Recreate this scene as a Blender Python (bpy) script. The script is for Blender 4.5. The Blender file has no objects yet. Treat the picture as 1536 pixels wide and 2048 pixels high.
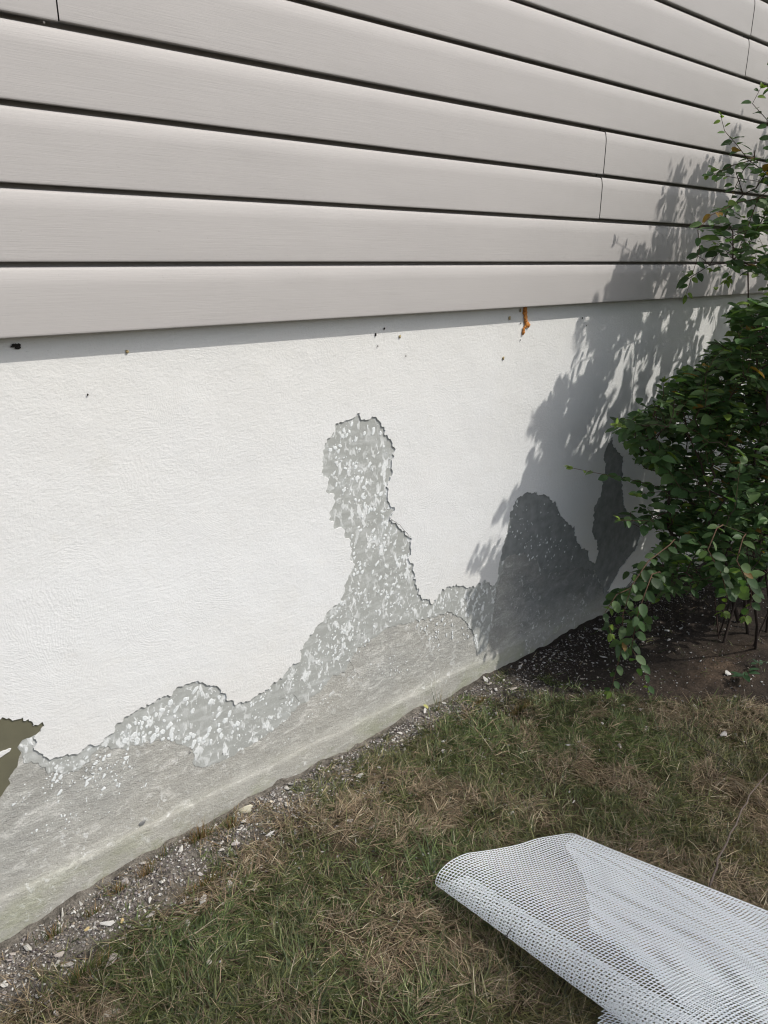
import bpy, bmesh, math, random
import numpy as np
from mathutils import Vector, Matrix
from mathutils.geometry import tessellate_polygon
random.seed(7); RNG = np.random.default_rng(11)
SC = bpy.context.scene; COL = SC.collection
R = math.radians

# ------------------------------------------------------------------ camera, sky, sun, exposure
EYE = Vector((0.0, -1.70, 1.57)); FPX = 1480.0
TILT = math.atan(501 / FPX); HEAD = R(49.07)
cd = bpy.data.cameras.new("camera"); cam = bpy.data.objects.new("camera", cd); COL.objects.link(cam)
cd.sensor_fit = 'VERTICAL'; cd.sensor_height = 36.0; cd.lens = 36.0 * FPX / 2048
cd.clip_start = 0.05; cd.clip_end = 500
fwd = Vector((math.cos(HEAD) * math.cos(TILT), math.sin(HEAD) * math.cos(TILT), -math.sin(TILT)))
cam.location = EYE; cam.rotation_euler = fwd.to_track_quat('-Z', 'Y').to_euler()
SC.camera = cam

SUN = Vector((0.60, -1.0, 1.5)).normalized()      # direction towards the sun
world = bpy.data.worlds.new("World"); SC.world = world; world.use_nodes = True
wn = world.node_tree; sky = wn.nodes.new("ShaderNodeTexSky"); sky.sky_type = 'NISHITA'; sky.sun_disc = False
sky.sun_elevation = math.asin(SUN.z); sky.sun_rotation = math.atan2(SUN.x, SUN.y)
sky.air_density = 1.0; sky.dust_density = 3.0; sky.ozone_density = 1.0
bg = wn.nodes["Background"]; hs = wn.nodes.new("ShaderNodeHueSaturation"); hs.inputs["Saturation"].default_value = .62
wn.links.new(sky.outputs[0], hs.inputs["Color"]); wn.links.new(hs.outputs[0], bg.inputs[0]); bg.inputs[1].default_value = 0.15
sd = bpy.data.lights.new("sun", 'SUN'); sd.energy = 2.8; sd.angle = R(0.53); sd.color = (1.0, 0.955, 0.89)
sun = bpy.data.objects.new("sun", sd); COL.objects.link(sun); sun.location = (3, -6, 12)
sun.rotation_euler = SUN.to_track_quat('Z', 'Y').to_euler()
SC.view_settings.view_transform = 'Standard'; SC.view_settings.look = 'None'
SC.view_settings.gamma = 1.0; SC.view_settings.exposure = 0.27
try:
    SC.view_settings.use_curve_mapping = False
except Exception:
    pass
SC.cycles.filter_width = 1.15; SC.cycles.max_bounces = 8; SC.cycles.transparent_max_bounces = 8

# ------------------------------------------------------------------ measuring helpers (photo pixel -> a point on a real surface)
def ray(x, y):
    a = x - 768; v = 1024 - y
    F = FPX * math.cos(TILT) + v * math.sin(TILT); U = -FPX * math.sin(TILT) + v * math.cos(TILT)
    return (F * math.cos(HEAD) + a * math.sin(HEAD), F * math.sin(HEAD) - a * math.cos(HEAD), U)
def on_wall(x, y, Y=0.0):
    r = ray(x, y); t = (Y - EYE.y) / r[1]
    return (EYE.x + t * r[0], EYE.z + t * r[2])
def on_plane_y(x, y, Y):
    X, Z = on_wall(x, y, Y); return Vector((X, Y, Z))
def on_ground(x, y, z=0.0):
    r = ray(x, y); t = (z - EYE.z) / r[2]
    return (EYE.x + t * r[0], EYE.y + t * r[1])
def project(P):
    P = np.asarray(P, float); d = P - np.array(EYE)
    c, s = math.cos(HEAD), math.sin(HEAD)
    F = d[..., 0] * c + d[..., 1] * s; Rr = d[..., 0] * s - d[..., 1] * c; U = d[..., 2]
    z = F * math.cos(TILT) - U * math.sin(TILT); v = F * math.sin(TILT) + U * math.cos(TILT)
    z = np.where(z < 0.05, 0.05, z)
    return 768 + FPX * Rr / z, 1024 - FPX * v / z
def in_poly(px, py, poly):
    px = np.asarray(px, float); py = np.asarray(py, float); ins = np.zeros(px.shape, bool)
    n = len(poly)
    for i in range(n):
        x1, y1 = poly[i]; x2, y2 = poly[(i + 1) % n]
        if y1 == y2: continue
        c = ((y1 > py) != (y2 > py)) & (px < (x2 - x1) * (py - y1) / (y2 - y1) + x1)
        ins ^= c
    return ins
def _h(i, j, s):
    n = (i.astype(np.int64) * 374761393 + j.astype(np.int64) * 668265263 + s * 974711) & 0x7fffffff
    n = ((n ^ (n >> 13)) * 1274126177) & 0x7fffffff
    return ((n ^ (n >> 16)) & 0xffff) / 65535.0
def vnoise(x, y, s=0):
    x = np.asarray(x, float); y = np.asarray(y, float)
    i = np.floor(x); j = np.floor(y); u = x - i; v = y - j
    u = u * u * (3 - 2 * u); v = v * v * (3 - 2 * v)
    a = _h(i, j, s); b = _h(i + 1, j, s); c = _h(i, j + 1, s); d = _h(i + 1, j + 1, s)
    return (a * (1 - u) + b * u) * (1 - v) + (c * (1 - u) + d * u) * v
def fbm(x, y, s=0, o=4):
    t = 0; a = .5; f = 1
    for k in range(o):
        t = t + a * vnoise(x * f, y * f, s + k * 17); a *= .5; f *= 2.03
    return t / (1 - .5 ** o)

# ------------------------------------------------------------------ object helpers
def setp(o, label=None, cat=None, group=None, kind=None):
    if label: o["label"] = label
    if cat: o["category"] = cat
    if group: o["group"] = group
    if kind: o["kind"] = kind
    return o
def link(name, me, mats, parent=None):
    o = bpy.data.objects.new(name, me); COL.objects.link(o)
    for m in (mats if isinstance(mats, (list, tuple)) else [mats]):
        if m.name not in [x.name for x in me.materials if x]: me.materials.append(m)
    if parent: o.parent = parent
    return o
def empty(name, loc=(0, 0, 0)):
    o = bpy.data.objects.new(name, None); COL.objects.link(o); o.location = loc
    o.empty_display_size = .1; return o
def np_mesh(name, V, F, col=None, smooth=False):
    """V (n,3); F list of int arrays each (m,k)"""
    me = bpy.data.meshes.new(name); V = np.asarray(V, np.float32)
    me.vertices.add(len(V)); me.vertices.foreach_set("co", V.ravel())
    if not isinstance(F, list): F = [F]
    F = [np.asarray(f, np.int32) for f in F if len(f)]
    nl = sum(f.size for f in F); npoly = sum(len(f) for f in F)
    me.loops.add(nl); me.loops.foreach_set("vertex_index", np.concatenate([f.ravel() for f in F]))
    tot = np.concatenate([np.full(len(f), f.shape[1], np.int32) for f in F])
    st = np.concatenate([[0], np.cumsum(tot)[:-1]]).astype(np.int32)
    me.polygons.add(npoly); me.polygons.foreach_set("loop_start", st); me.polygons.foreach_set("loop_total", tot)
    if smooth: me.polygons.foreach_set("use_smooth", np.ones(npoly, bool))
    me.update(calc_edges=True)
    if col is not None:
        ca = me.color_attributes.new("Col", 'FLOAT_COLOR', 'POINT')
        c = np.ones((len(V), 4), np.float32); c[:, :3] = col; ca.data.foreach_set("color", c.ravel())
    me.validate()
    return me
def grid_faces(nu, nv):
    i = np.arange(nu - 1)[:, None]; j = np.arange(nv - 1)[None, :]
    a = i * nv + j
    return np.stack([a, a + nv, a + nv + 1, a + 1], -1).reshape(-1, 4)
class MB:
    def __init__(s): s.v = []; s.f = []; s.c = []
    def add(s, V, F, c=None):
        n = len(s.v); s.v += [tuple(p) for p in V]; s.f += [tuple(i + n for i in f) for f in F]
        s.c += [c if c is not None else (1, 1, 1)] * len(V)
    def box(s, lo, hi, c=None):
        x0, y0, z0 = lo; x1, y1, z1 = hi
        s.add([(x0, y0, z0), (x1, y0, z0), (x1, y1, z0), (x0, y1, z0), (x0, y0, z1), (x1, y0, z1), (x1, y1, z1), (x0, y1, z1)],
              [(0, 3, 2, 1), (4, 5, 6, 7), (0, 1, 5, 4), (1, 2, 6, 5), (2, 3, 7, 6), (3, 0, 4, 7)], c)
    def tube(s, pts, rad, n=6, c=None, cap=True):
        pts = [Vector(p) for p in pts]; m = len(pts)
        if not hasattr(rad, '__len__'): rad = [rad] * m
        V = []; up = None
        for i, p in enumerate(pts):
            t = (pts[min(i + 1, m - 1)] - pts[max(i - 1, 0)])
            t = t.normalized() if t.length > 1e-9 else Vector((0, 0, 1))
            if up is None: up = t.orthogonal().normalized()
            up = (up - t * up.dot(t)); up = up.normalized() if up.length > 1e-6 else t.orthogonal().normalized()
            b = t.cross(up)
            for k in range(n):
                a = 2 * math.pi * k / n
                V.append(p + (up * math.cos(a) + b * math.sin(a)) * rad[i])
        F = []
        for i in range(m - 1):
            for k in range(n):
                F.append((i * n + k, i * n + (k + 1) % n, (i + 1) * n + (k + 1) % n, (i + 1) * n + k))
        if cap: F.append(tuple(range(n - 1, -1, -1))); F.append(tuple((m - 1) * n + k for k in range(n)))
        s.add(V, F, c)
    def build(s, name, mats, parent=None, smooth=False):
        me = bpy.data.meshes.new(name); me.from_pydata(s.v, [], s.f); me.update()
        ca = me.color_attributes.new("Col", 'FLOAT_COLOR', 'POINT')
        ca.data.foreach_set("color", np.array([(*c, 1) for c in s.c], np.float32).ravel())
        if smooth: me.polygons.foreach_set("use_smooth", np.ones(len(me.polygons), bool))
        return link(name, me, mats, parent)

# ------------------------------------------------------------------ material helper
class NT:
    def __init__(s, name):
        s.m = bpy.data.materials.new(name); s.m.use_nodes = True; s.t = s.m.node_tree
        s.b = s.t.nodes["Principled BSDF"]; s.out = s.t.nodes["Material Output"]
        s.obj = s.n("ShaderNodeTexCoord").outputs["Object"]
    def n(s, typ, **kw):
        n = s.t.nodes.new(typ)
        for k, v in kw.items(): setattr(n, k, v)
        return n
    def l(s, a, b): s.t.links.new(a, b)
    def put(s, sock, v):
        if isinstance(v, bpy.types.NodeSocket): s.l(v, sock)
        elif v is not None:
            if hasattr(sock.default_value, '__len__') and hasattr(v, '__len__') and len(v) == 3 and len(sock.default_value) == 4: v = (*v, 1)
            sock.default_value = v
    def mapv(s, scale, vec=None, loc=None, rot=None):
        m = s.n("ShaderNodeMapping"); s.l(vec or s.obj, m.inputs[0]); m.inputs["Scale"].default_value = scale
        if loc: m.inputs["Location"].default_value = loc
        if rot: m.inputs["Rotation"].default_value = rot
        return m.outputs[0]
    def noise(s, scale, detail=5, rough=.55, vec=None, dist=0, color=False):
        n = s.n("ShaderNodeTexNoise"); s.l(vec or s.obj, n.inputs["Vector"]); n.inputs["Scale"].default_value = scale
        n.inputs["Detail"].default_value = detail; n.inputs["Roughness"].default_value = rough; n.inputs["Distortion"].default_value = dist
        return n.outputs["Color" if color else "Fac"]
    def ramp(s, fac, stops):
        n = s.n("ShaderNodeValToRGB"); s.put(n.inputs[0], fac); e = n.color_ramp.elements
        while len(e) < len(stops): e.new(.5)
        for i, (p, c) in enumerate(stops):
            e[i].position = p; e[i].color = (c, c, c, 1) if not hasattr(c, '__len__') else (*c, 1)
        return n.outputs[0]
    def mix(s, fac, a, b, mode='MIX'):
        n = s.n("ShaderNodeMix", data_type='RGBA', blend_type=mode)
        s.put(n.inputs[0], fac); s.put(n.inputs[6], a); s.put(n.inputs[7], b); return n.outputs[2]
    def math(s, op, a, b=None, c=None):
        n = s.n("ShaderNodeMath", operation=op); s.put(n.inputs[0], a)
        if b is not None: s.put(n.inputs[1], b)
        if c is not None: s.put(n.inputs[2], c)
        return n.outputs[0]
    def attr(s, name="Col"):
        n = s.n("ShaderNodeAttribute"); n.attribute_name = name; return n.outputs["Color"]
    def bump(s, h, strength=.5, dist=.01, prev=None):
        n = s.n("ShaderNodeBump"); s.l(h, n.inputs["Height"]); n.inputs["Strength"].default_value = strength
        n.inputs["Distance"].default_value = dist
        if prev: s.l(prev, n.inputs["Normal"])
        return n.outputs[0]
    def done(s, base=None, rough=None, normal=None, spec=None, **kw):
        s.put(s.b.inputs["Base Color"], base)
        if rough is not None: s.put(s.b.inputs["Roughness"], rough)
        if normal is not None: s.l(normal, s.b.inputs["Normal"])
        if spec is not None: s.b.inputs["Specular IOR Level"].default_value = spec
        for k, v in kw.items(): s.put(s.b.inputs[k.replace('_', ' ')], v)
        return s.m

def mat_plaster():
    t = NT("white_plaster")
    sw = None
    for k, (sc, fr) in enumerate(((2.1, 620), (3.3, 520))):
        w = t.noise(3.0, 2, .5, t.mapv((1, 1, 1), loc=(k * 3.1, 0, k)), color=True)
        vv = t.n("ShaderNodeVectorMath", operation='MULTIPLY_ADD'); t.l(w, vv.inputs[0]); vv.inputs[1].default_value = (.25, .25, .25); t.l(t.mapv((1, 0, 1), loc=(k * 1.7, 0, k * 2.3)), vv.inputs[2])
        vo = t.n("ShaderNodeTexVoronoi"); vo.inputs["Scale"].default_value = sc; t.l(vv.outputs[0], vo.inputs["Vector"])
        jit = t.noise(38, 3, .6)
        ph = t.math('ADD', t.math('MULTIPLY', vo.outputs["Distance"], fr / sc * 1.7), t.math('MULTIPLY', jit, 16.0))
        s_ = t.math('POWER', t.math('MULTIPLY_ADD', t.math('SINE', ph), .5, .5), 3.0)
        mk = t.ramp(t.noise(3.2, 3, .5, t.mapv((1, 1, 1), loc=(k * 5, 0, 1))), [(.46, 0), (.66, 1)])
        s_ = t.math('MULTIPLY', s_, mk); sw = s_ if sw is None else t.math('ADD', sw, s_)
    fine = t.noise(120, 6, .65); med = t.noise(22, 5, .6); big = t.noise(2.2, 4, .55)
    grn = t.noise(80, 6, .72, t.mapv((1, 1, 1.5)))
    h = t.math('ADD', t.math('MULTIPLY', sw, .15), t.math('ADD', t.math('MULTIPLY', fine, .6), t.math('ADD', t.math('MULTIPLY', med, .35), grn)))
    nrm = t.bump(h, .38, .0042); nrm = t.bump(t.noise(5, 3), .25, .02, nrm)
    sep = t.n("ShaderNodeSeparateXYZ"); t.l(t.obj, sep.inputs[0])
    base = t.mix(t.ramp(big, [(.3, 0), (.7, 1)]), (.69, .70, .70), (.65, .655, .65))
    warm = t.ramp(t.math('MULTIPLY', t.math('ADD', sep.outputs[2], t.math('MULTIPLY', t.math('SUBTRACT', t.noise(4, 4), .5), .7)), .68), [(.0, 0), (.55, 0), (1.0, 1)])
    base = t.mix(t.math('MULTIPLY', warm, .55), base, (.65, .64, .60))
    low = t.ramp(t.math('ADD', sep.outputs[2], t.math('MULTIPLY', t.math('SUBTRACT', t.noise(7, 5, .6), .5), .5)), [(.22, 1), (.62, 0)])
    base = t.mix(t.math('MULTIPLY', low, .5), base, (.64, .62, .575))
    base = t.mix(t.ramp(t.noise(3.1, 6, .68, t.mapv((1, 1, .55), loc=(4, 0, 2)), .4), [(.55, 0), (.78, .16)]), base, (.65, .645, .61))
    base = t.mix(t.ramp(t.noise(11, 6, .7, t.mapv((1, 1, 1), loc=(8, 0, 2))), [(.57, 0), (.74, .3)]), base, (.58, .57, .53))
    spk = t.ramp(t.noise(230, 2, .5), [(.26, 1), (.31, 0)])
    base = t.mix(t.math('MULTIPLY', spk, .25), base, (.3, .3, .28))
    return t.done(base, .85, nrm, spec=.25)
def mat_greycoat():
    t = NT("grey_base_coat")
    big = t.noise(6, 5, .6); f = t.noise(90, 5, .7); st = t.noise(14, 5, .65, t.mapv((1, 1, 3), rot=(0, .5, 0)))
    base = t.mix(t.ramp(big, [(.3, 0), (.7, 1)]), (.31, .32, .302), (.375, .385, .368))
    base = t.mix(t.ramp(st, [(.50, 0), (.72, .5)]), base, (.60, .615, .61))
    base = t.mix(t.ramp(f, [(.28, .35), (.38, 0)]), base, (.36, .365, .35))
    vs = t.noise(58, 3, .5, t.mapv((1, 1, .62), rot=(0, .5, 0)), .4); ms = t.noise(6.5, 3, .55, t.mapv((1, 1, 1), loc=(3, 0, 1)))
    sp = t.math('MULTIPLY', t.ramp(vs, [(.535, 0), (.63, 1)]), t.ramp(ms, [(.36, 0), (.54, 1)]))
    base = t.mix(t.math('MULTIPLY', sp, .85), base, (.74, .76, .76))
    base = t.mix(t.ramp(t.noise(9, 5, .7, t.mapv((1, 1, 1), loc=(0, 0, 7))), [(.56, 0), (.72, .5)]), base, (.60, .63, .64))
    return t.done(base, .8, t.bump(t.math('ADD', t.math('ADD', f, sp), t.math('MULTIPLY', st, .8)), .3, .003), spec=.3)
def mat_concrete():
    t = NT("weathered_concrete")
    st = t.noise(9, 7, .68, t.mapv((1, 1, 2.6), rot=(0, .16, 0)), .6)
    f = t.noise(70, 6, .72, t.mapv((1, 1, 1.7))); big = t.noise(2.6, 4, .6); agg = t.noise(190, 3, .6)
    base = t.mix(t.ramp(st, [(.33, 0), (.66, 1)]), (.29, .29, .27), (.42, .42, .395))
    base = t.mix(t.ramp(big, [(.4, 0), (.72, .5)]), base, (.42, .40, .35))
    base = t.mix(t.ramp(f, [(.33, .6), (.46, 0)]), base, (.30, .295, .28))
    base = t.mix(t.ramp(f, [(.56, 0), (.70, .7)]), base, (.70, .70, .68))
    bl = t.noise(17, 6, .7, t.mapv((.7, 1, 1.3)), 1.2); base = t.mix(t.ramp(bl, [(.36, .5), (.5, 0)]), base, (.33, .325, .30)); base = t.mix(t.ramp(bl, [(.54, 0), (.66, .55)]), base, (.68, .675, .64))
    base = t.mix(t.ramp(agg, [(.30, .7), (.37, 0)]), base, (.12, .12, .12))
    sep = t.n("ShaderNodeSeparateXYZ"); t.l(t.obj, sep.inputs[0])
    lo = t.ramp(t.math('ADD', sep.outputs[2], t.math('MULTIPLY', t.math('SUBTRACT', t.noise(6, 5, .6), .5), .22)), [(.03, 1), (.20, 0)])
    shade_r = t.ramp(t.math('MULTIPLY', t.math('ADD', sep.outputs[0], t.math('MULTIPLY', t.math('SUBTRACT', t.noise(5, 5, .6), .5), .9)), .25), [(.495, 0), (.58, 1)])  # right side: darker cement with the shrub's shade put into the colour
    base = t.mix(t.math('MULTIPLY', shade_r, .85), base, t.mix(t.ramp(bl, [(.35, 0), (.65, 1)]), (.15, .16, .16), (.25, .26, .26)))
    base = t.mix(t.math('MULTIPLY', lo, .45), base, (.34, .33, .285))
    sw = t.math('MULTIPLY', t.ramp(t.noise(55, 4, .6, t.mapv((1, 1, .8), rot=(0, .4, 0)), .5), [(.58, 0), (.66, 1)]), t.ramp(t.noise(5, 3, .5), [(.45, 0), (.6, 1)]))
    base = t.mix(t.math('MULTIPLY', sw, .6), base, (.68, .69, .68))
    ck = t.n("ShaderNodeTexVoronoi"); ck.feature = 'DISTANCE_TO_EDGE'; ck.inputs["Scale"].default_value = 5.5
    cw = t.n("ShaderNodeVectorMath", operation='MULTIPLY_ADD'); t.l(t.noise(7, 6, .7, color=True), cw.inputs[0]); cw.inputs[1].default_value = (.35, .35, .35); t.l(t.mapv((1, 0, 1.5)), cw.inputs[2]); t.l(cw.outputs[0], ck.inputs["Vector"])
    ckm = t.math('MULTIPLY', t.ramp(ck.outputs[0], [(.0, 1), (.008, 0)]), t.ramp(t.noise(4, 3, .5, t.mapv((1, 1, 1), loc=(9, 0, 0))), [(.5, 0), (.58, 1)]))
    base = t.mix(t.math('MULTIPLY', ckm, .55), base, (.13, .13, .12))
    ms = t.math('MULTIPLY', t.ramp(sep.outputs[2], [(.02, 1), (.10, 0)]), t.ramp(t.noise(10, 6, .65, t.mapv((.6, 1, 1))), [(.46, 0), (.6, 1)]))
    base = t.mix(t.math('MULTIPLY', ms, .42), base, (.24, .26, .15))
    h = t.math('ADD', t.math('MULTIPLY', st, .8), t.math('ADD', f, t.math('MULTIPLY', agg, .4)))
    return t.done(base, .92, t.bump(h, .6, .006), spec=.2)
def mat_siding():
    t = NT("taupe_vinyl")
    gr = t.noise(11, 5, .6, t.mapv((1, 1, 34)), .8); g2 = t.noise(3, 3, .5, t.mapv((1, 1, 90)), .5)
    sm = t.ramp(t.noise(2.4, 4, .6, t.mapv((1, 1, 2))), [(.54, 0), (.78, .3)])
    base = t.mix(sm, (.408, .390, .376), (.34, .327, .315))
    base = t.mix(t.ramp(t.noise(160, 3, .5), [(.24, .35), (.29, 0)]), base, (.25, .24, .22))
    base = t.mix(t.ramp(t.noise(1.6, 5, .65, t.mapv((2.2, 1, .5))), [(.48, 0), (.75, .22)]), base, (.46, .44, .42))
    h = t.math('ADD', gr, t.math('MULTIPLY', g2, .5))
    return t.done(base, .58, t.bump(t.noise(1.7, 3, .5, t.mapv((1, 1, 2.5))), .35, .012, t.bump(h, .17, .002)), spec=.3)
def mat_plain(name, c, rough=.8, c2=None, sc=30, bump=.2, bd=.003, spec=.3):
    t = NT(name); n = t.noise(sc, 5, .6)
    base = t.mix(t.ramp(n, [(.3, 0), (.7, 1)]), c, c2 or tuple(x * .72 for x in c))
    return t.done(base, rough, t.bump(n, bump, bd), spec=spec)
def mat_attr(name, rough=.6, var=.2, sc=60, trans=0, bump=0, spec=.3, tcol=None):
    t = NT(name); a = t.attr(); n = t.noise(sc, 4, .6)
    v = t.ramp(n, [(.25, 1 - var), (.75, 1 + 0.0)]); base = t.mix(1.0, a, v, 'MULTIPLY')
    t.done(base, rough, t.bump(n, bump, .003) if bump else None, spec=spec)
    if trans:
        tr = t.n("ShaderNodeBsdfTranslucent"); t.l(t.mix(1.0, base, tcol or (1.3, 1.5, .6), 'MULTIPLY'), tr.inputs[0])
        ms = t.n("ShaderNodeMixShader"); ms.inputs[0].default_value = trans
        t.l(t.b.outputs[0], ms.inputs[1]); t.l(tr.outputs[0], ms.inputs[2]); t.l(ms.outputs[0], t.out.inputs[0])
    return t.m
def mat_ground():
    t = NT("soil"); a = t.attr(); f = t.noise(140, 6, .7); m = t.noise(24, 6, .65); b = t.noise(5, 4, .6)
    v = t.mix(t.ramp(f, [(.3, 0), (.7, 1)]), (.45, .45, .45), (1.35, 1.3, 1.25))
    base = t.mix(1.0, a, v, 'MULTIPLY')
    base = t.mix(t.ramp(m, [(.35, .6), (.6, 0)]), base, (.022, .018, .014))
    h = t.math('ADD', f, t.math('MULTIPLY', m, 1.4))
    return t.done(base, .95, t.bump(h, .9, .012), spec=.15)
M = dict(plaster=mat_plaster(), grey=mat_greycoat(), conc=mat_concrete(), siding=mat_siding(), ground=mat_ground(),
         olive=mat_plain("olive_old_paint", (.128, .122, .080), .75, (.105, .10, .068), 14, .35),
         fleck=mat_plain("white_residue", (.74, .76, .76), .85, (.58, .61, .61), 150, .5, .003),
         dark=mat_plain("dark_membrane", (.03, .03, .028), .9),
         foam=mat_plain("orange_foam", (.62, .27, .07), .6, (.42, .15, .03), 60, .5, .004),
         foam2=mat_plain("pale_foam", (.46, .38, .20), .7, (.25, .19, .1), 200, .6, .003),
         debris=mat_plain("dark_debris", (.02, .018, .015), .9),
         grass=mat_attr("grass_blades", .55, .35, 40, .25, spec=.35, tcol=(1.2, 1.25, .6)), leaf=mat_attr("shrub_leaf", .5, .3, 70, .36, spec=.3),
         stone=None, gravel=mat_attr("gravel_chips", .85, .4, 170, 0, .5), bark=mat_attr("shrub_bark", .85, .45, 120, 0, .6),
         net=mat_plain("white_fibreglass", (.88, .915, .93), .4, (.84, .88, .90), 60, .15, .001),
         render=mat_plain("cream_render", (.55, .53, .48), .9, (.48, .46, .42), 3, .2), tile=mat_plain("clay_roof", (.28, .12, .08), .8, (.2, .09, .06), 20, .4),
         glass=mat_plain("window_glass", (.04, .05, .06), .08, (.035, .045, .05), 1, 0, spec=.6), white=mat_plain("white_frame", (.75, .75, .74), .5))
def mat_stone():
    t = NT("pale_stone"); o = t.n("ShaderNodeObjectInfo"); n = t.noise(90, 6, .65); m = t.noise(28, 4, .6)
    c = t.ramp(o.outputs["Random"], [(0, (.62, .61, .57)), (.35, (.48, .45, .42)), (.6, (.70, .69, .66)), (.8, (.36, .32, .31)), (1, (.60, .55, .44))])
    base = t.mix(t.ramp(n, [(.32, .6), (.55, 0)]), c, (.24, .22, .19)); base = t.mix(t.ramp(m, [(.36, .4), (.5, 0)]), base, (.16, .13, .10))
    return t.done(base, .85, t.bump(n, .6, .003), spec=.25)
M['stone'] = mat_stone()
M['stone2'] = mat_plain("cream_stone", (.66, .63, .50), .85, (.52, .48, .36), 60, .5)

# ------------------------------------------------------------------ ground
def soil_edge(x):      # Y below which the lawn grows
    xs = [-5, .1, .4, .8, 1.05, 1.35, 1.9, 2.06, 2.3, 2.7, 3.3, 5, 9]
    ys = [-.27, -.22, -.20, -.16, -.15, -.10, -.13, -.27, -.46, -.84, -1.35, -1.9, -2.2]
    return np.interp(x, xs, ys)
def ground_h(x, y):
    near = np.clip(1 - np.hypot(x - 2, y + 1) / 9, 0, 1)
    h = (fbm(x * 3, y * 3, 3, 4) - .5) * .05 + (fbm(x * 16, y * 16, 9, 3) - .5) * .018
    h = h * near * np.clip(-y / .25, .15, 1)
    h = h + np.clip(1 + y / .16, 0, 1) * ((fbm(x * 5, y * 5, 33) - .45) * .035 + (fbm(x * 26, y * 26, 35, 2) - .5) * .022) * (np.abs(x - 2) < 7)
    return h - .004 - .11 * np.clip(.62 - x, 0, .8) * np.clip(1.5 + y * .6, 0, 1)
def axis(lo, a, b, hi, st):
    mid = list(np.arange(a, b + 1e-6, st)); out = []; d = st; p = a
    while p > lo: d *= 1.35; p -= d; out.insert(0, max(p, lo))
    o2 = []; d = st; p = b
    while p < hi: d *= 1.35; p += d; o2.append(min(p, hi))
    return np.array(out + mid + o2)
gx = axis(-60, -.4, 4.4, 60, .018); gy = axis(-60, -2.2, .02, 60, .018)
GX, GY = np.meshgrid(gx, gy, indexing='ij'); GZ = ground_h(GX, GY)
e = soil_edge(GX) + (fbm(GX * 7, GY * 7, 21) - .5) * .16
lawn = np.clip((e - GY) / .08 + .5, 0, 1)[..., None]
bare = np.clip((GX - 1.75) / .45, 0, 1)[..., None]
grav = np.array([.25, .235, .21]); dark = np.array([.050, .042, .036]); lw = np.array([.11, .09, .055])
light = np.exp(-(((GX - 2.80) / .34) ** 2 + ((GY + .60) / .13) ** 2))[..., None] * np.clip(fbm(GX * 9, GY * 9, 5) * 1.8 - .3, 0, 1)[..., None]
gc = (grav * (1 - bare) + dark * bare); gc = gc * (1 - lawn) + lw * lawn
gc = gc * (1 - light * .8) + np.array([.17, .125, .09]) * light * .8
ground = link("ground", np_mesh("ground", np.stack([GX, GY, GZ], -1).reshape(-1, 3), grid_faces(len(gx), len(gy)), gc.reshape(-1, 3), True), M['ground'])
setp(ground, kind="structure")
def gz(x, y): return float(ground_h(np.array(float(x)), np.array(float(y))))

# ------------------------------------------------------------------ the house
house = setp(empty("house", (1.5, 0, 0)), "house wall of taupe horizontal siding over a flaking white plastered foundation", "house")
HX = -1.5   # parts are written in world coordinates; shift them to the empty
def hpart(o): o.parent = house; o.matrix_parent_inverse = Matrix.Translation((-1.5, 0, 0)); return o
X0, X1 = -5.0, 11.0; DEPTH = 7.0
# foundation core: fine grid near the view, gently uneven, with a footing ledge that steps out at the bottom
fx = np.concatenate([np.arange(X0, -.4, .3), np.arange(-.4, 4.6, .02), np.arange(4.6, X1 + .01, .4)])
prof = [(-.25, -.003), (0, -.002), (.02, -.001), (.04, -.0005), (.058, .0005), (.069, .001), (.073, .0035), (.078, .0058)]
prof += [(z, .0065) for z in np.arange(.11, 1.5, .03)]
pz = np.array([p[0] for p in prof]); py = np.array([p[1] for p in prof])
FX, PZ = np.meshgrid(fx, pz, indexing='ij'); PY = np.broadcast_to(py, FX.shape).copy()
zz = PZ + np.where((PZ > .03) & (PZ < .1), (fbm(FX * 6, PZ * 0, 4) - .5) * .022, 0)
PY = PY + (fbm(FX * 9, PZ * 9, 8) - .5) * .003 + np.where(PZ < .08, (fbm(FX * 14, PZ * 14, 2) - .5) * .006, 0)
PY = np.where(PZ > .1, np.maximum(PY, .0052), PY)
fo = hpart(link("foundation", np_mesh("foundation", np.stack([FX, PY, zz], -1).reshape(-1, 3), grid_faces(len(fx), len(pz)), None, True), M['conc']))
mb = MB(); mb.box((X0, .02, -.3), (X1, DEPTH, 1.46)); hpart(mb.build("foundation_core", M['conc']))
mb = MB(); mb.box((X0 + .01, .012, 1.461), (X1 - .01, DEPTH - .01, 5.6)); hpart(mb.build("wall_core", M['dark']))
mb = MB()   # roof far above the frame
mb.add([(X0 - .4, -.35, 5.6), (X1 + .4, -.35, 5.6), (X1 + .4, DEPTH + .4, 5.6), (X0 - .4, DEPTH + .4, 5.6), (X0 - .4, 3.5, 7.8), (X1 + .4, 3.5, 7.8)],
       [(0, 3, 2, 1), (0, 1, 5, 4), (2, 3, 4, 5), (1, 2, 5), (3, 0, 4)]); hpart(mb.build("roof", M['tile']))

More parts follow.
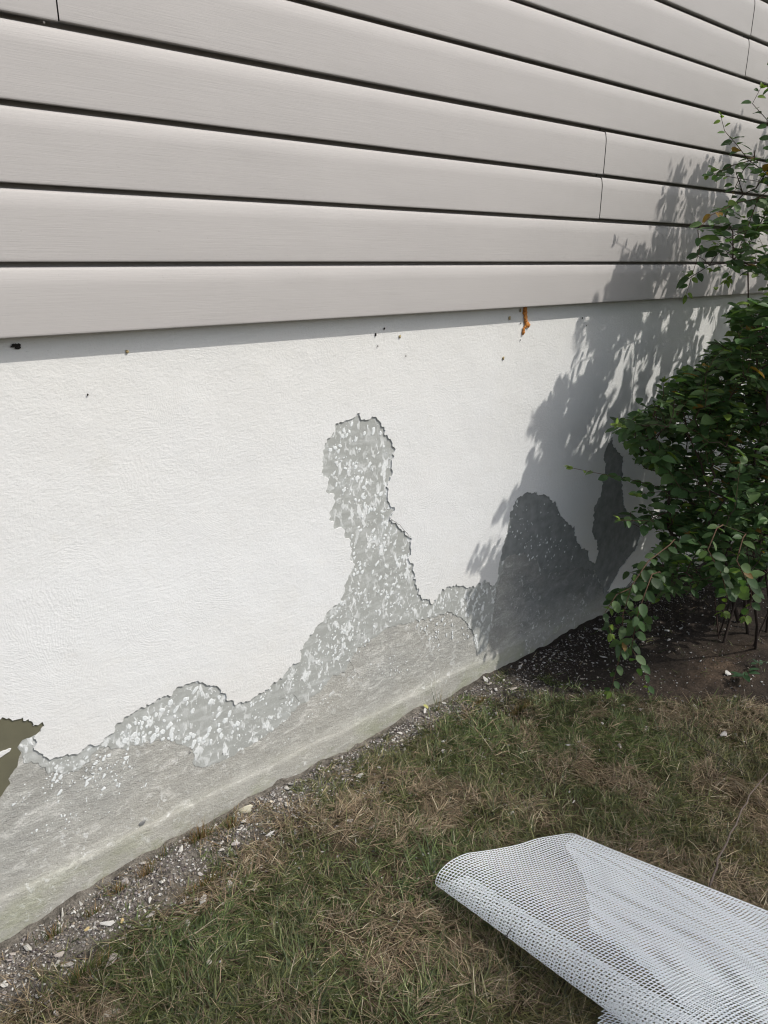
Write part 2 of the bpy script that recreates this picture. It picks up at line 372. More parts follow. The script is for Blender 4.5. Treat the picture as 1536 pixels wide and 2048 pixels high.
def rough_line(pts, amp=.006, step=.006, seed=0, closed=False):
    out = []; d = 0
    for i in range(len(pts) - (0 if closed else 1)):
        a = np.array(pts[i]); b = np.array(pts[(i + 1) % len(pts)]); L = np.linalg.norm(b - a); n = max(1, int(L / step))
        nn = np.array([-(b - a)[1], (b - a)[0]]) / max(L, 1e-9)
        for k in range(n):
            tt = k / n; p = a + (b - a) * tt; q = d + L * tt
            w = (float(fbm(np.array(q * 60.), np.array(0.), seed, 4)) - .5) * 2
            s = (float(vnoise(np.array(q * 150.), np.array(3.), seed + 5)) - .5) * 1.6
            out.append(tuple(p + nn * (w * amp + s * amp * .55)))
        d += L
    if not closed: out.append(tuple(pts[-1]))
    return out
def slab(name, pts, y_front, y_back, mat, bevel=.0012):
    """a thin coat on the wall: outline in (X,Z), real thickness"""
    # front outline slightly inset so the broken edge has a chamfer
    P = [Vector((p[0], p[1], 0)) for p in pts]
    tris = tessellate_polygon([P]); n = len(pts)
    V = [(p[0], y_front, p[1]) for p in pts] + [(p[0], y_back, p[1]) for p in pts]
    F = []
    for t in tris:
        a, b, c = t
        ar = (pts[b][0] - pts[a][0]) * (pts[c][1] - pts[a][1]) - (pts[c][0] - pts[a][0]) * (pts[b][1] - pts[a][1])
        F.append((a, b, c) if ar > 0 else (a, c, b))
    area = sum(pts[i][0] * pts[(i + 1) % n][1] - pts[(i + 1) % n][0] * pts[i][1] for i in range(n))
    for i in range(n):
        j = (i + 1) % n
        F.append((i, i + n, j + n, j) if area > 0 else (i, j, j + n, i + n))
    me = bpy.data.meshes.new(name); me.from_pydata(V, [], F); me.update(); return hpart(link(name, me, mat))
W = lambda L: [on_wall(*p) for p in L]
wl = [(0,1439),(22,1438),(50,1437),(64,1441),(68,1455),(80,1448),(83,1452),(75,1471),(68,1478),(74,1490),(80,1505),(91,1514),(109,1516),(128,1509),(155,1507),(173,1496),(196,1491),(219,1471),(237,1448),(255,1434),(273,1423),(296,1414),(319,1398),(342,1393),(353,1377),(374,1370),(387,1364),(410,1366),(433,1373),(447,1384),(460,1400),(469,1409),(483,1407),(501,1400),(515,1391),(533,1384),(547,1370),(565,1359),(576,1340),(599,1324),(602,1301),(618,1271),(641,1249),(657,1223),(680,1206),(687,1184),(693,1164),(703,1148),(710,1131),(698,1118),(703,1105),(701,1089),(693,1073),(688,1057),(672,1055),(657,1040),(659,1024),(670,1005),(669,993),(656,985),(656,962),(644,946),(644,917),(652,887),(664,868),(675,847),(693,839),(706,834),(718,829),(731,840),(745,834),(758,842),(766,855),(770,868),(781,878),(788,900),(788,923),(784,949),(778,965),(775,985),(779,1005),(789,1021),(781,1037),(791,1050),(807,1063),(820,1076),(822,1099),(820,1119),(828,1138),(832,1158),(836,1180),(849,1197),(866,1205),(875,1200),(885,1180),(902,1172),(924,1172),(950,1174),(970,1162),(986,1174),(997,1152),(1003,1106),(1014,1069),(1020,1032),(1032,999),(1053,984),(1074,988),(1099,995),(1111,1007),(1119,1028),(1132,1044),(1150,1053),(1155,1082),(1165,1098),(1177,1100),(1179,1119),(1190,1127),(1196,1110),(1194,1082),(1186,1069),(1188,1015),(1202,993),(1208,953),(1210,928),(1208,903),(1217,887),(1225,876),(1229,895),(1248,916),(1246,941),(1246,982),(1248,1011),(1264,1032),(1281,1048),(1283,1069),(1273,1098),(1256,1119),(1240,1140),(1227,1164),(1215,1185)]
lowX = on_wall(1215, 1185)[0]
white_low = rough_line([(-1.2, .33), (-.6, .42), (-.25, .36), (.05, .40)] + W(wl) + [(lowX + .1, .09), (4.6, .09), (X1, .09)], .0095, .0045, 3)
white_pts = [(X0, .3)] + white_low + [(X1, 1.458), (X0, 1.458)]
slab("plaster", white_pts, .0010, .0085, M['plaster'])
gl = [(0,1420),(30,1470),(46,1482),(36,1496),(43,1507),(50,1525),(75,1530),(100,1545),(120,1550),(160,1545),(200,1500),(260,1495),(330,1480),(385,1497),(392,1535),(430,1530),(470,1512),(520,1480),(560,1455),(600,1412),(640,1385),(668,1352),(690,1345),(715,1300),(780,1255),(850,1240),(900,1225),(935,1245),(950,1270),(955,1312),(975,1300),(985,1250),(995,1180),(1012,1115),(1050,1103),(1075,1118),(1083,1150),(1130,1140),(1160,1132),(1190,1140),(1215,1195)]
grey_low = rough_line([(-1.0, .25), (.1, .36)] + W(gl) + [(lowX + .15, .10)], .009, .008, 41)
slab("base_coat", grey_low + [(4.2, .11), (4.2, 1.25), (-1.0, 1.25)], .0050, .0110, M['grey'])
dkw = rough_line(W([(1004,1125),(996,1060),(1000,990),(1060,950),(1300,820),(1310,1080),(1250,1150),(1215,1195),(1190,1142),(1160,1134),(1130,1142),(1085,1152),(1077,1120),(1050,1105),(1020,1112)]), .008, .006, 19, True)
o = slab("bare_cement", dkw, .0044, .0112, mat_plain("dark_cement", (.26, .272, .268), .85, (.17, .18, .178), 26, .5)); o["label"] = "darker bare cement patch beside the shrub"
ol = [(-60,1446),(0,1430),(30,1425),(80,1430),(95,1455),(75,1471),(46,1482),(36,1496),(43,1507),(36,1532),(18,1560),(20,1569),(0,1600),(-60,1690)]
olw = rough_line(W(ol), .003, .005, 77, True)
slab("old_paint", olw, .0044, .0105, M['olive'])
isl = rough_line(W([(-30,1506),(0,1506),(22,1498),(20,1503),(0,1516),(-30,1520)]), .002, .004, 12, True)
slab("plaster_remnant", isl, .0016, .006, M['plaster'])

# flecks of residue left on the grey coat, and lifted chips
def flecks(regions, seed):
    rnd = random.Random(seed); V = []; F = []
    for poly, n, smin, smax, yf in regions:
        xs = [p[0] for p in poly]; ys = [p[1] for p in poly]; k = 0
        while k < n:
            x = rnd.uniform(min(xs), max(xs)); y = rnd.uniform(min(ys), max(ys))
            if not in_poly(np.array(x), np.array(y), poly): continue
            if float(vnoise(np.array(x / 17.), np.array(y / 17.), seed)) < rnd.uniform(.12, .62): continue
            k += 1; cx, cz = on_wall(x, y); s = smin + (smax - smin) * rnd.random() ** 2.0
            a0 = rnd.gauss(1.05, .35); el = rnd.uniform(1.1, 2.1); m = rnd.choice((7, 8, 9, 10)); base = len(V)
            for layer, (sc_, yy) in enumerate(((1.0, yf), (.74, yf - .0005 - s * .02))):
                for j in range(m):
                    t = 2 * math.pi * j / m; rr = s * sc_ * (0.55 + .45 * math.sin(j * 2.4 + x) ** 2 + .12 * rnd.random())
                    u = math.cos(t) * rr * el * .8; v = math.sin(t) * rr
                    V.append((cx + u * math.cos(a0) - v * math.sin(a0), yy, cz + u * math.sin(a0) + v * math.cos(a0)))
            for j in range(m):
                q = (j + 1) % m; F.append((base + j, base + q, base + m + q, base + m + j))
            F.append(tuple(base + m + j for j in range(m)))
    me = bpy.data.meshes.new("residue_flecks"); me.from_pydata(V, [], F); me.update()
    o = hpart(link("residue_flecks", me, M['fleck'])); o["kind"] = "stuff"; return o
flecks([
    ([(650,900),(690,845),(760,850),(785,910),(775,990),(700,1010),(660,950)], 105, .0018, .0088, .0046),
    ([(705,1000),(775,985),(815,1070),(825,1190),(700,1190),(705,1060)], 186, .0014, .0078, .0046),
    ([(700,1180),(835,1185),(860,1210),(760,1260),(700,1330),(610,1330),(640,1260)], 322, .0012, .0060, .0046),
    ([(560,1365),(700,1320),(640,1380),(560,1440),(480,1480),(480,1415)], 124, .0012, .0050, .0046),
    ([(255,1450),(390,1372),(440,1385),(500,1410),(480,1460),(430,1500),(330,1480),(250,1490)], 142, .0018, .0100, .0046),
    ([(85,1525),(170,1505),(250,1450),(260,1520),(240,1580),(100,1590)], 124, .0015, .0065, .0055),
    ([(870,1215),(900,1180),(980,1180),(960,1240),(950,1300),(870,1290),(830,1250)], 142, .0012, .0062, .0048),
    ([(1005,1110),(1035,1000),(1100,1000),(1150,1070),(1160,1130),(1080,1140),(1040,1110)], 117, .0012, .0065, .0046),
    ([(560,1500),(700,1380),(860,1330),(900,1290),(760,1300),(640,1400)], 124, .0008, .0035, .0055),
    ([(20,1560),(250,1530),(330,1560),(200,1640),(20,1700)], 99, .001, .004, .0055),
], 5)
# aggregate exposed in the concrete
mb = MB(); rnd = random.Random(3)
for (x, y, s) in [(285,1646,.011),(310,1655,.008),(230,1695,.018),(335,1642,.01),(433,1593,.006),(80,1775,.007),(62,1772,.005),(190,1715,.006),(170,1722,.005),(500,1560,.005),(108,1804,.004),(380,1505,.004),(445,1507,.003)]:
    cx, cz = on_wall(x, y, .005); m = 9; V = []
    for j in range(m):
        t = 2 * math.pi * j / m; r_ = s * (.8 + .35 * rnd.random()); V.append((cx + math.cos(t) * r_ * 1.1, .006, cz + math.sin(t) * r_ * .6 + math.cos(t) * r_ * .2))
    V += [(cx + (v[0] - cx) * .7, .0025, cz + (v[2] - cz) * .7) for v in V]
    mb.add(V, [(j, (j + 1) % m, m + (j + 1) % m, m + j) for j in range(m)] + [tuple(range(m, 2 * m))])
o = hpart(mb.build("aggregate", mat_plain("dark_aggregate", (.12, .125, .13), .8, (.19, .19, .18), 90, .4))); o["kind"] = "stuff"
# cracks with a real lip, running along the base coat
def crack(pts, w, y0, name="crack"):
    L = rough_line(W(pts), .004, .005, int(pts[0][0]), False); mbb = MB(); V = []; n = len(L)
    for i, p in enumerate(L):
        ww = w * (.35 + .65 * float(vnoise(np.array(i * .35), np.array(0.), 4))) * (1 if 0 < i < n - 1 else .1)
        V += [(p[0], y0, p[1] - ww), (p[0], y0 - .0007, p[1] + ww)]
    mbb.add(V, [(2 * i, 2 * i + 2, 2 * i + 3, 2 * i + 1) for i in range(n - 1)]); return mbb
cm = MB()
for pts, w, y0 in (([(935,1248),(948,1265),(955,1290),(956,1312)], .0010, .0042), ([(868,1258),(880,1285)], .0007, .0018),
                   ([(700,1320),(712,1345),(722,1352)], .0007, .0042), ([(170,1525),(185,1550),(200,1540)], .0007, .0018),
                   ([(560,1400),(590,1392),(600,1405)], .0006, .0042), ([(780,1035),(800,1052),(822,1075)], .0010, -.0004)):
    c_ = crack(pts, w, y0); cm.add(c_.v, c_.f)
hpart(cm.build("crack", M['debris']))["kind"] = "stuff"

# siding: double-course panels with a rounded shoulder and an undercut lip
SP = .1468; ZB = 1.57 - SP
def course_profile():
    # (offset outward, height within the course 0..SP), from the lip up
    return [(-.003, .0035), (.0125, .0012), (.0228, .0), (.0238, .002), (.0240, .006), (.0243, .050), (.0243, .098), (.0240, .106), (.0231, .114), (.0216, .122), (.0197, .130), (.0180, .1345), (.0145, .1372), (.006, .1385), (-.0055, .139), (-.0055, .156)]
seams = {2: [.0], 1: [2.475], 3: [3.44], 2.: [.612], 4: [1.9], 5: [.9]}
seams = {0: [-2.0, 6.1], 1: [-1.4, 2.475, 7.0], 2: [-3.0, .612, 4.9], 3: [-.9, 3.44, 7.8], 4: [-2.2, 1.9, 6.4], 5: [-.1, 4.0, 8.6], 6: [2.4, 7.1]}
VV = []; FF = []
def wav(x, k): return (vnoise(x * .9, np.array(k * 7.3), 5) - .5) * .0035
for c in range(28):
    ss = seams.get(c // 2, [((c // 2) * 1.7) % 3 - 2, ((c // 2) * 1.7) % 3 + 2.4, ((c // 2) * 1.7) % 3 + 6.6])
    edges = [X0 - .01] + ss + [X1 + .01]
    for si in range(len(edges) - 1):
        a, b = edges[si], edges[si + 1]; xs = np.linspace(a + (.0012 if si else 0), b - (.0012 if si < len(edges) - 2 else 0), max(2, int((b - a) / .12) + 1))
        dip = .0014 * (si % 2)
        pr = course_profile(); nb = len(VV)
        for x in xs:
            w_ = float(wav(np.array(x), c // 2))
            for (o_, h_) in pr: VV.append((x, -(.0125 + o_ - dip) - w_ * .5, ZB + c * SP + h_ + w_ * .4 - dip))
        n = len(pr)
        for i in range(len(xs) - 1):
            for j in range(n - 1): FF.append((nb + i * n + j, nb + (i + 1) * n + j, nb + (i + 1) * n + j + 1, nb + i * n + j + 1))
me = np_mesh("siding", np.array(VV), np.array(FF)[:, [0, 1, 2, 3]], None, True); sid = hpart(link("siding", me, M['siding']))
mb = MB(); mb.box((X0, -.0155, ZB + .010), (X1, .013, ZB + .03)); hpart(mb.build("starter_strip", M['dark']))

# small fastener snags seen as pale spots on the lips
mb = MB()
for (x, y) in ((958, 86), (700, 283)):
    X, Z = on_wall(x, y, -.03); mb.add([(X - .012, -.0385, Z - .004), (X + .010, -.0385, Z - .005), (X + .014, -.037, Z + .004), (X - .010, -.037, Z + .005)], [(0, 1, 2, 3)])
# (left to the siding itself)

# foam that oozed out from under the siding and the small bits stuck on the plaster
def blob(mb_, c, r, n=2, seed=0, squash=(1, 1, 1)):
    bm = bmesh.new(); bmesh.ops.create_icosphere(bm, subdivisions=n, radius=1); rr = random.Random(seed)
    ph = [rr.uniform(0, 6) for _ in range(6)]
    for v in bm.verts:
        k = 1 + .22 * math.sin(v.co.x * 3 + ph[0]) + .18 * math.sin(v.co.y * 4 + ph[1]) + .15 * math.sin(v.co.z * 5 + ph[2]); v.co *= k
        v.co = Vector((v.co.x * squash[0] * r, v.co.y * squash[1] * r, v.co.z * squash[2] * r)) + Vector(c)
    bm.verts.ensure_lookup_table()
    mb_.add([v.co[:] for v in bm.verts], [tuple(v.index for v in f.verts) for f in bm.faces]); bm.free()
mb = MB(); pts = [(1049,612),(1050,625),(1051,638),(1053,648)]
for i, (x, y) in enumerate([(1049,610),(1050,618),(1050,626),(1051,634),(1052,641),(1054,648),(1051,654),(1048,660),(1047,665),(1058,650)]):
    X, Z = on_wall(x, y, -.004); blob(mb, (X, -.004, Z), .0085 if i < 6 else .006, 2, i, (1.15, .55, 1.2))
o = hpart(mb.build("foam_drip", M['foam'], smooth=True)); o["label"] = "orange foam drip below the siding"
for i, (x, y, s, m_) in enumerate([(1018,636,.008,'foam2'),(1040,621,.007,'foam2'),(1006,716,.007,'foam2'),(799,673,.006,'foam2'),(254,703,.006,'foam2'),
                              (751,669,.005,'debris'),(768,657,.004,'debris'),(1164,636,.0042,'debris'),(811,712,.003,'debris'),(755,692,.003,'debris'),(175,789,.003,'debris'),(1040,680,.003,'debris'),(1041,646,.004,'debris'),(1172,651,.003,'debris')]):
    mb = MB(); X, Z = on_wall(x, y); blob(mb, (X, -.002, Z), s * .72, 2, i + 20, (.8, .45, 1.2)); hpart(mb.build("foam_speck" if m_ == 'foam2' else "dirt_speck", M[m_], smooth=True))
mb = MB()
for k in range(9):
    X, Z = on_wall(34 + random.uniform(-9, 9), 692 + random.uniform(-3, 4)); blob(mb, (X, -.003, Z), .0042, 1, k + 50, (1.3, .4, .7))
hpart(mb.build("cobweb_clump", M['debris']))

# ------------------------------------------------------------------ added unseen foliage behind the photographer that thins the sun on the lawn
def add_shade_tree():
    cx, cy, top = 9.3, -14.2, 1.5 * (-.28 + 14.2); t = setp(empty("added_tree", (cx, cy, 0)), "added unseen airy broadleaf far across the lawn, thinning the sun on lawn and mesh", "added_tree")
    rg = np.random.default_rng(5); n = 60000
    P = rg.uniform([-4.6, -1.7, -13.5], [4.6, 1.7, 0], (n, 3))
    rr_ = np.abs(P[:, 0] / 4.6) ** 5 + np.abs((P[:, 2] + 6.7) / 6.9) ** 7 + np.abs(P[:, 1] / 1.7) ** 2
    P = P[rr_ < 1]; P = P[P[:, 2] < -1.5 * P[:, 1]]; P[:, 2] -= .12 * fbm(P[:, 0] * 2.5, P[:, 1] * 2.5, 3); P = P[:LEAVES_N]; m = len(P)  # crown cut along the sun's slope so the wall stays lit
    D = rg.normal(0, 1, (m, 3)); N_ = rg.normal(0, .6, (m, 3)) + np.array([0, 0, 1]); L = rg.uniform(.09, .15, m)
    V, F, k = leaf_mesh(P + [0, 0, top], D, N_, L, L * .75, np.full(m, .2), np.full(m, .2))
    link("crown", np_mesh("crown", V, F, np.repeat(np.array([[.06, .11, .035]]) * rg.uniform(.7, 1.3, (m, 1)), k, 0), False), M['leaf'], t)
    b = MB(); b.tube([(0, 0, -.3), (.1, 0, 2), (-.1, .05, 7), (.05, 0, 13), (0, 0, top - 1.5)], [.36, .28, .2, .12, .03], 10, (.09, .07, .055))
    for q in range(22):
        a = rg.uniform(0, 6.28); z = rg.uniform(6.5, top - 3); ln = rg.uniform(1.6, 3.8)
        b.tube([(0, 0, z), (math.cos(a) * ln * .5, math.sin(a) * ln * .18, z + ln * .35), (math.cos(a) * ln, math.sin(a) * ln * .35, z + ln * .8)], [.07, .04, .012], 6, (.09, .07, .055))
    b.build("trunk", M['bark'], t, True)
LEAVES_N = 12500

# ------------------------------------------------------------------ grass
def blades(x, y, L, wd, phi, lean, droop, col, z0=None):
    N = len(x); z0 = ground_h(x, y) if z0 is None else z0
    ts = np.array([0, .35, .7, 1.0]); V = np.zeros((N, 7, 3))
    wx = -np.sin(phi); wy = np.cos(phi); tw = RNG.uniform(-.9, .9, N); k = 0
    for i, t in enumerate(ts):
        r = L * (np.sin(lean) * t + droop * .45 * t * t); z = L * (np.cos(lean) * t - droop * .75 * t * t)
        cx = x + np.cos(phi) * r + tw * .12 * L * t * t * wx; cy = y + np.sin(phi) * r + tw * .12 * L * t * t * wy; cz = z0 + np.maximum(z, .004 * t + .001)
        if i < 3:
            ww = wd * (1, .9, .62)[i] * .5
            V[:, k, 0] = cx - wx * ww; V[:, k, 1] = cy - wy * ww; V[:, k, 2] = cz
            V[:, k + 1, 0] = cx + wx * ww; V[:, k + 1, 1] = cy + wy * ww; V[:, k + 1, 2] = cz + ww * .5; k += 2
        else: V[:, k] = np.stack([cx, cy, cz], -1)
    V[..., 1] = np.minimum(V[..., 1], -.022 - 0.0 * V[..., 1])
    b = (np.arange(N) * 7)[:, None]
    Q = np.concatenate([b + np.array([0, 1, 3, 2]), b + np.array([2, 3, 5, 4])]); T = b + np.array([4, 5, 6])
    C = np.repeat(col[:, None, :], 7, 1); return V.reshape(-1, 3), [Q, T], C.reshape(-1, 3)
GREEN = np.array([[.150, .160, .060], [.120, .138, .050], [.200, .205, .080], [.080, .105, .048], [.30, .29, .16]])
TAN = np.array([[.38, .31, .205], [.31, .235, .155], [.55, .49, .36], [.25, .185, .125], [.19, .14, .09]])
def lawn_blades(n, x0, x1, y0, y1, dens=1.0, scale=1.0):
    x = RNG.uniform(x0, x1, n); y = RNG.uniform(y0, y1, n)
    ed = soil_edge(x) + (fbm(x * 7, y * 7, 21) - .5) * .16
    d = (ed - y); pr = np.clip(d / .07 + .12, 0, 1) * np.clip(.35 + 1.5 * (fbm(x * 5, y * 5, 31) - .25), .25, 1)
    sprig = (fbm(x * 11, y * 11, 77, 2) > .60) & (d <= 0) & (x < 2.2); pr = np.where(sprig, .42, pr)
    pr = np.where((d <= 0) & ~sprig, np.where(x < 2.4, .02, .006), pr)
    pr = pr * (1 - .45 * ((fbm(x * 4, y * 4, 57, 3) > .67)))
    k = RNG.random(n) < pr; x = x[k]; y = y[k]; n = len(x); d = d[k]
    dry = .55 * fbm(x * 4.3, y * 4.3, 91, 3) + .45 * fbm(x * 11, y * 11, 191, 3); tan = RNG.random(n) < np.clip((dry - .455) * 5.0, .12, .80)
    fine = fbm(x * 2.1, y * 2.1, 61, 3)
    col = np.where(tan[:, None], TAN[RNG.choice(5, n, p=[.22, .3, .08, .25, .15])], GREEN[RNG.choice(5, n, p=[.3, .25, .2, .2, .05])])
    col = col * (.45 + 1.0 * RNG.random((n, 1)) ** 1.3); lush = fbm(x * 1.7, y * 1.7, 15, 2)[:, None]
    col = np.where(tan[:, None], col, col * (1 + (lush - .5) * np.array([-.5, .3, -.1])))
    fld = fbm(x * 8, y * 8, 5, 3) * 22; phi = fld + RNG.normal(0, 1.0, n)
    lean = np.where(tan, RNG.uniform(.9, 1.5, n), np.clip(RNG.normal(.95, .33, n), .1, 1.45))
    tuft = fbm(x * 6, y * 6, 43, 2)
    L = (.024 + .040 * RNG.random(n) ** 1.5) * (.65 + .8 * tuft) * scale; L = np.where(d < 0, L * .7, L)
    wd = RNG.uniform(.0013, .0027, n) * np.where(tan, .8, 1.) * scale
    z0 = ground_h(x, y) + np.where(tan, RNG.uniform(0, .016, n), 0)
    return blades(x, y, L, wd, phi, lean, RNG.uniform(.05, .65, n), col, z0)
parts = [lawn_blades(340000, 0.0, 3.4, -1.95, -.03), lawn_blades(60000, -2.5, 0.0, -2.4, -.03, scale=1.3), lawn_blades(50000, 0, 7.5, -4.5, -1.95, scale=1.5)]
nv = 0; Vs = []; Qs = []; Ts = []; Cs = []
for V, (Q, T), C in parts: Vs.append(V); Qs.append(Q + nv); Ts.append(T + nv); Cs.append(C); nv += len(V)
setp(link("grass", np_mesh("grass", np.concatenate(Vs), [np.concatenate(Qs), np.concatenate(Ts)], np.concatenate(Cs), False), M['grass']),
     "patchy short lawn grass of green and dried brown blades", "grass", kind="stuff")

def tuft(px, py, n, L, dryness, label, spread=.02):
    gx_, gy_ = on_ground(px, py); gy_ = min(gy_, -.035)
    x = RNG.normal(0, spread, n); y = RNG.normal(0, spread * .7, n); phi = np.arctan2(y, x) + RNG.normal(0, .5, n)
    tan = RNG.random(n) < dryness
    col = np.where(tan[:, None], np.array([.30, .19, .085]) * RNG.uniform(.6, 1.4, (n, 1)), np.array([.085, .12, .03]) * RNG.uniform(.6, 1.4, (n, 1)))
    V, F, C = blades(x, y, L * RNG.uniform(.5, 1.15, n), RNG.uniform(.001, .0019, n), phi, np.abs(RNG.normal(.15, .38, n)), RNG.uniform(0, .5, n), col, np.zeros(n))
    V[:, 1] = np.minimum(V[:, 1] + 1e-4, -.023 - gy_) if gy_ > -.1 else V[:, 1]
    o = link("grass_tuft", np_mesh("grass_tuft", V, F, C), M['grass']); o.location = (gx_, gy_, gz(gx_, gy_)); setp(o, label, "grass tuft", "grass tufts along the wall")
tuft(395,1668,150,.085,.7,"straw coloured grass tuft leaning out against the concrete beside the two biggest white stones", .022)
tuft(287,1735,80,.06,.8,"upright rusty brown grass tuft at the wall foot right of the long white stone", .012)
tuft(318,1700,26,.085,.2,"single thin tall green tuft against the concrete")
tuft(228,1765,55,.05,.75,"small brown tuft left of the long white stone at the wall foot", .012)
tuft(455,1648,60,.08,.55,"wispy tuft just below the cream triangular stone", .014)
tuft(845,1405,30,.15,.1,"tall sparse green stems beside the yellow fallen leaf", .012)
tuft(875,1395,22,.09,.1,"short sparse stems right of the yellow fallen leaf", .012)
tuft(950,1402,110,.055,.5,"yellowish green tuft in the gravel beside the wall corner shadow", .018)
tuft(1030,1425,190,.062,.5,"spreading green and rust grass clump at the edge of the bush shade", .026)
tuft(95,1840,60,.07,.5,"green tuft at the wall foot near the left edge", .018)
tuft(180,1800,50,.05,.6,"low dry tuft between the left edge and the long white stone", .016)
tuft(160,1920,170,.085,.15,"lush green tuft in the lawn near the lower left", .035)
tuft(400,1760,130,.05,.45,"flat green and straw tuft in the middle of the gravel", .03)

# ------------------------------------------------------------------ gravel and stones
def chip_shape(rr, flat=.45):
    bm = bmesh.new(); n = rr.randint(9, 13)
    for _ in range(n):
        v = Vector([rr.gauss(0, 1) for _ in range(3)]).normalized(); bm.verts.new((v.x * rr.uniform(.8, 1.1), v.y * rr.uniform(.5, .8), v.z * flat))
    bmesh.ops.convex_hull(bm, input=bm.verts[:]); 
    bmesh.ops.delete(bm, geom=[v for v in bm.verts if not v.link_faces], context='VERTS')
    bm.verts.index_update(); V = np.array([v.co[:] for v in bm.verts]); F = [tuple(v.index for v in f.verts) for f in bm.faces]; bm.free(); return V, F
rr = random.Random(9); shapes = [chip_shape(rr, rr.uniform(.25, .55)) for _ in range(10)]
def gravel_pos(n, tight=False):
    out = []
    while len(out) < n:
        x = rr.uniform(-1.0, 3.6); e_ = float(soil_edge(np.array(x)))
        q = rr.random()
        if x > 1.9 and q < (.45): y = rr.uniform(min(e_, -.2) - .05, -.03)
        elif q < .9: y = -.025 - abs(rr.gauss(0, .13))
        else: y = rr.uniform(e_ - .5, e_)
        if x > 1.95 and rr.random() < .62: continue
        out.append((x, y))
    return out
V = []; F3 = []; C = []
for (x, y) in gravel_pos(32000):
    S, SF = shapes[rr.randrange(10)]; s = .0012 + .0058 * rr.random() ** 2.4; a = rr.uniform(0, 6.28); ca, sa = math.cos(a), math.sin(a)
    tl = rr.gauss(0, .4); P = S * s; X = P[:, 0] * ca - P[:, 1] * sa; Y = P[:, 0] * sa + P[:, 1] * ca; Z = P[:, 2] + X * tl
    n0 = len(V); gz_ = gz(x, y) + s * .35
    V += list(zip(X + x, np.minimum(Y + y, -.018), Z + gz_)); F3 += [tuple(i + n0 for i in f) for f in SF]
    c = rr.choice([(.50, .48, .45), (.30, .27, .26), (.18, .16, .145), (.24, .22, .20), (.62, .61, .58), (.12, .10, .10), (.33, .28, .22)]); k = rr.uniform(.7, 1.15)
    C += [(c[0] * k, c[1] * k, c[2] * k)] * len(S)
setp(link("gravel", np_mesh("gravel", np.array(V), np.array(F3), np.array(C)), M['gravel']), "fine pale and grey gravel strewn along the foot of the wall", "gravel", kind="stuff")

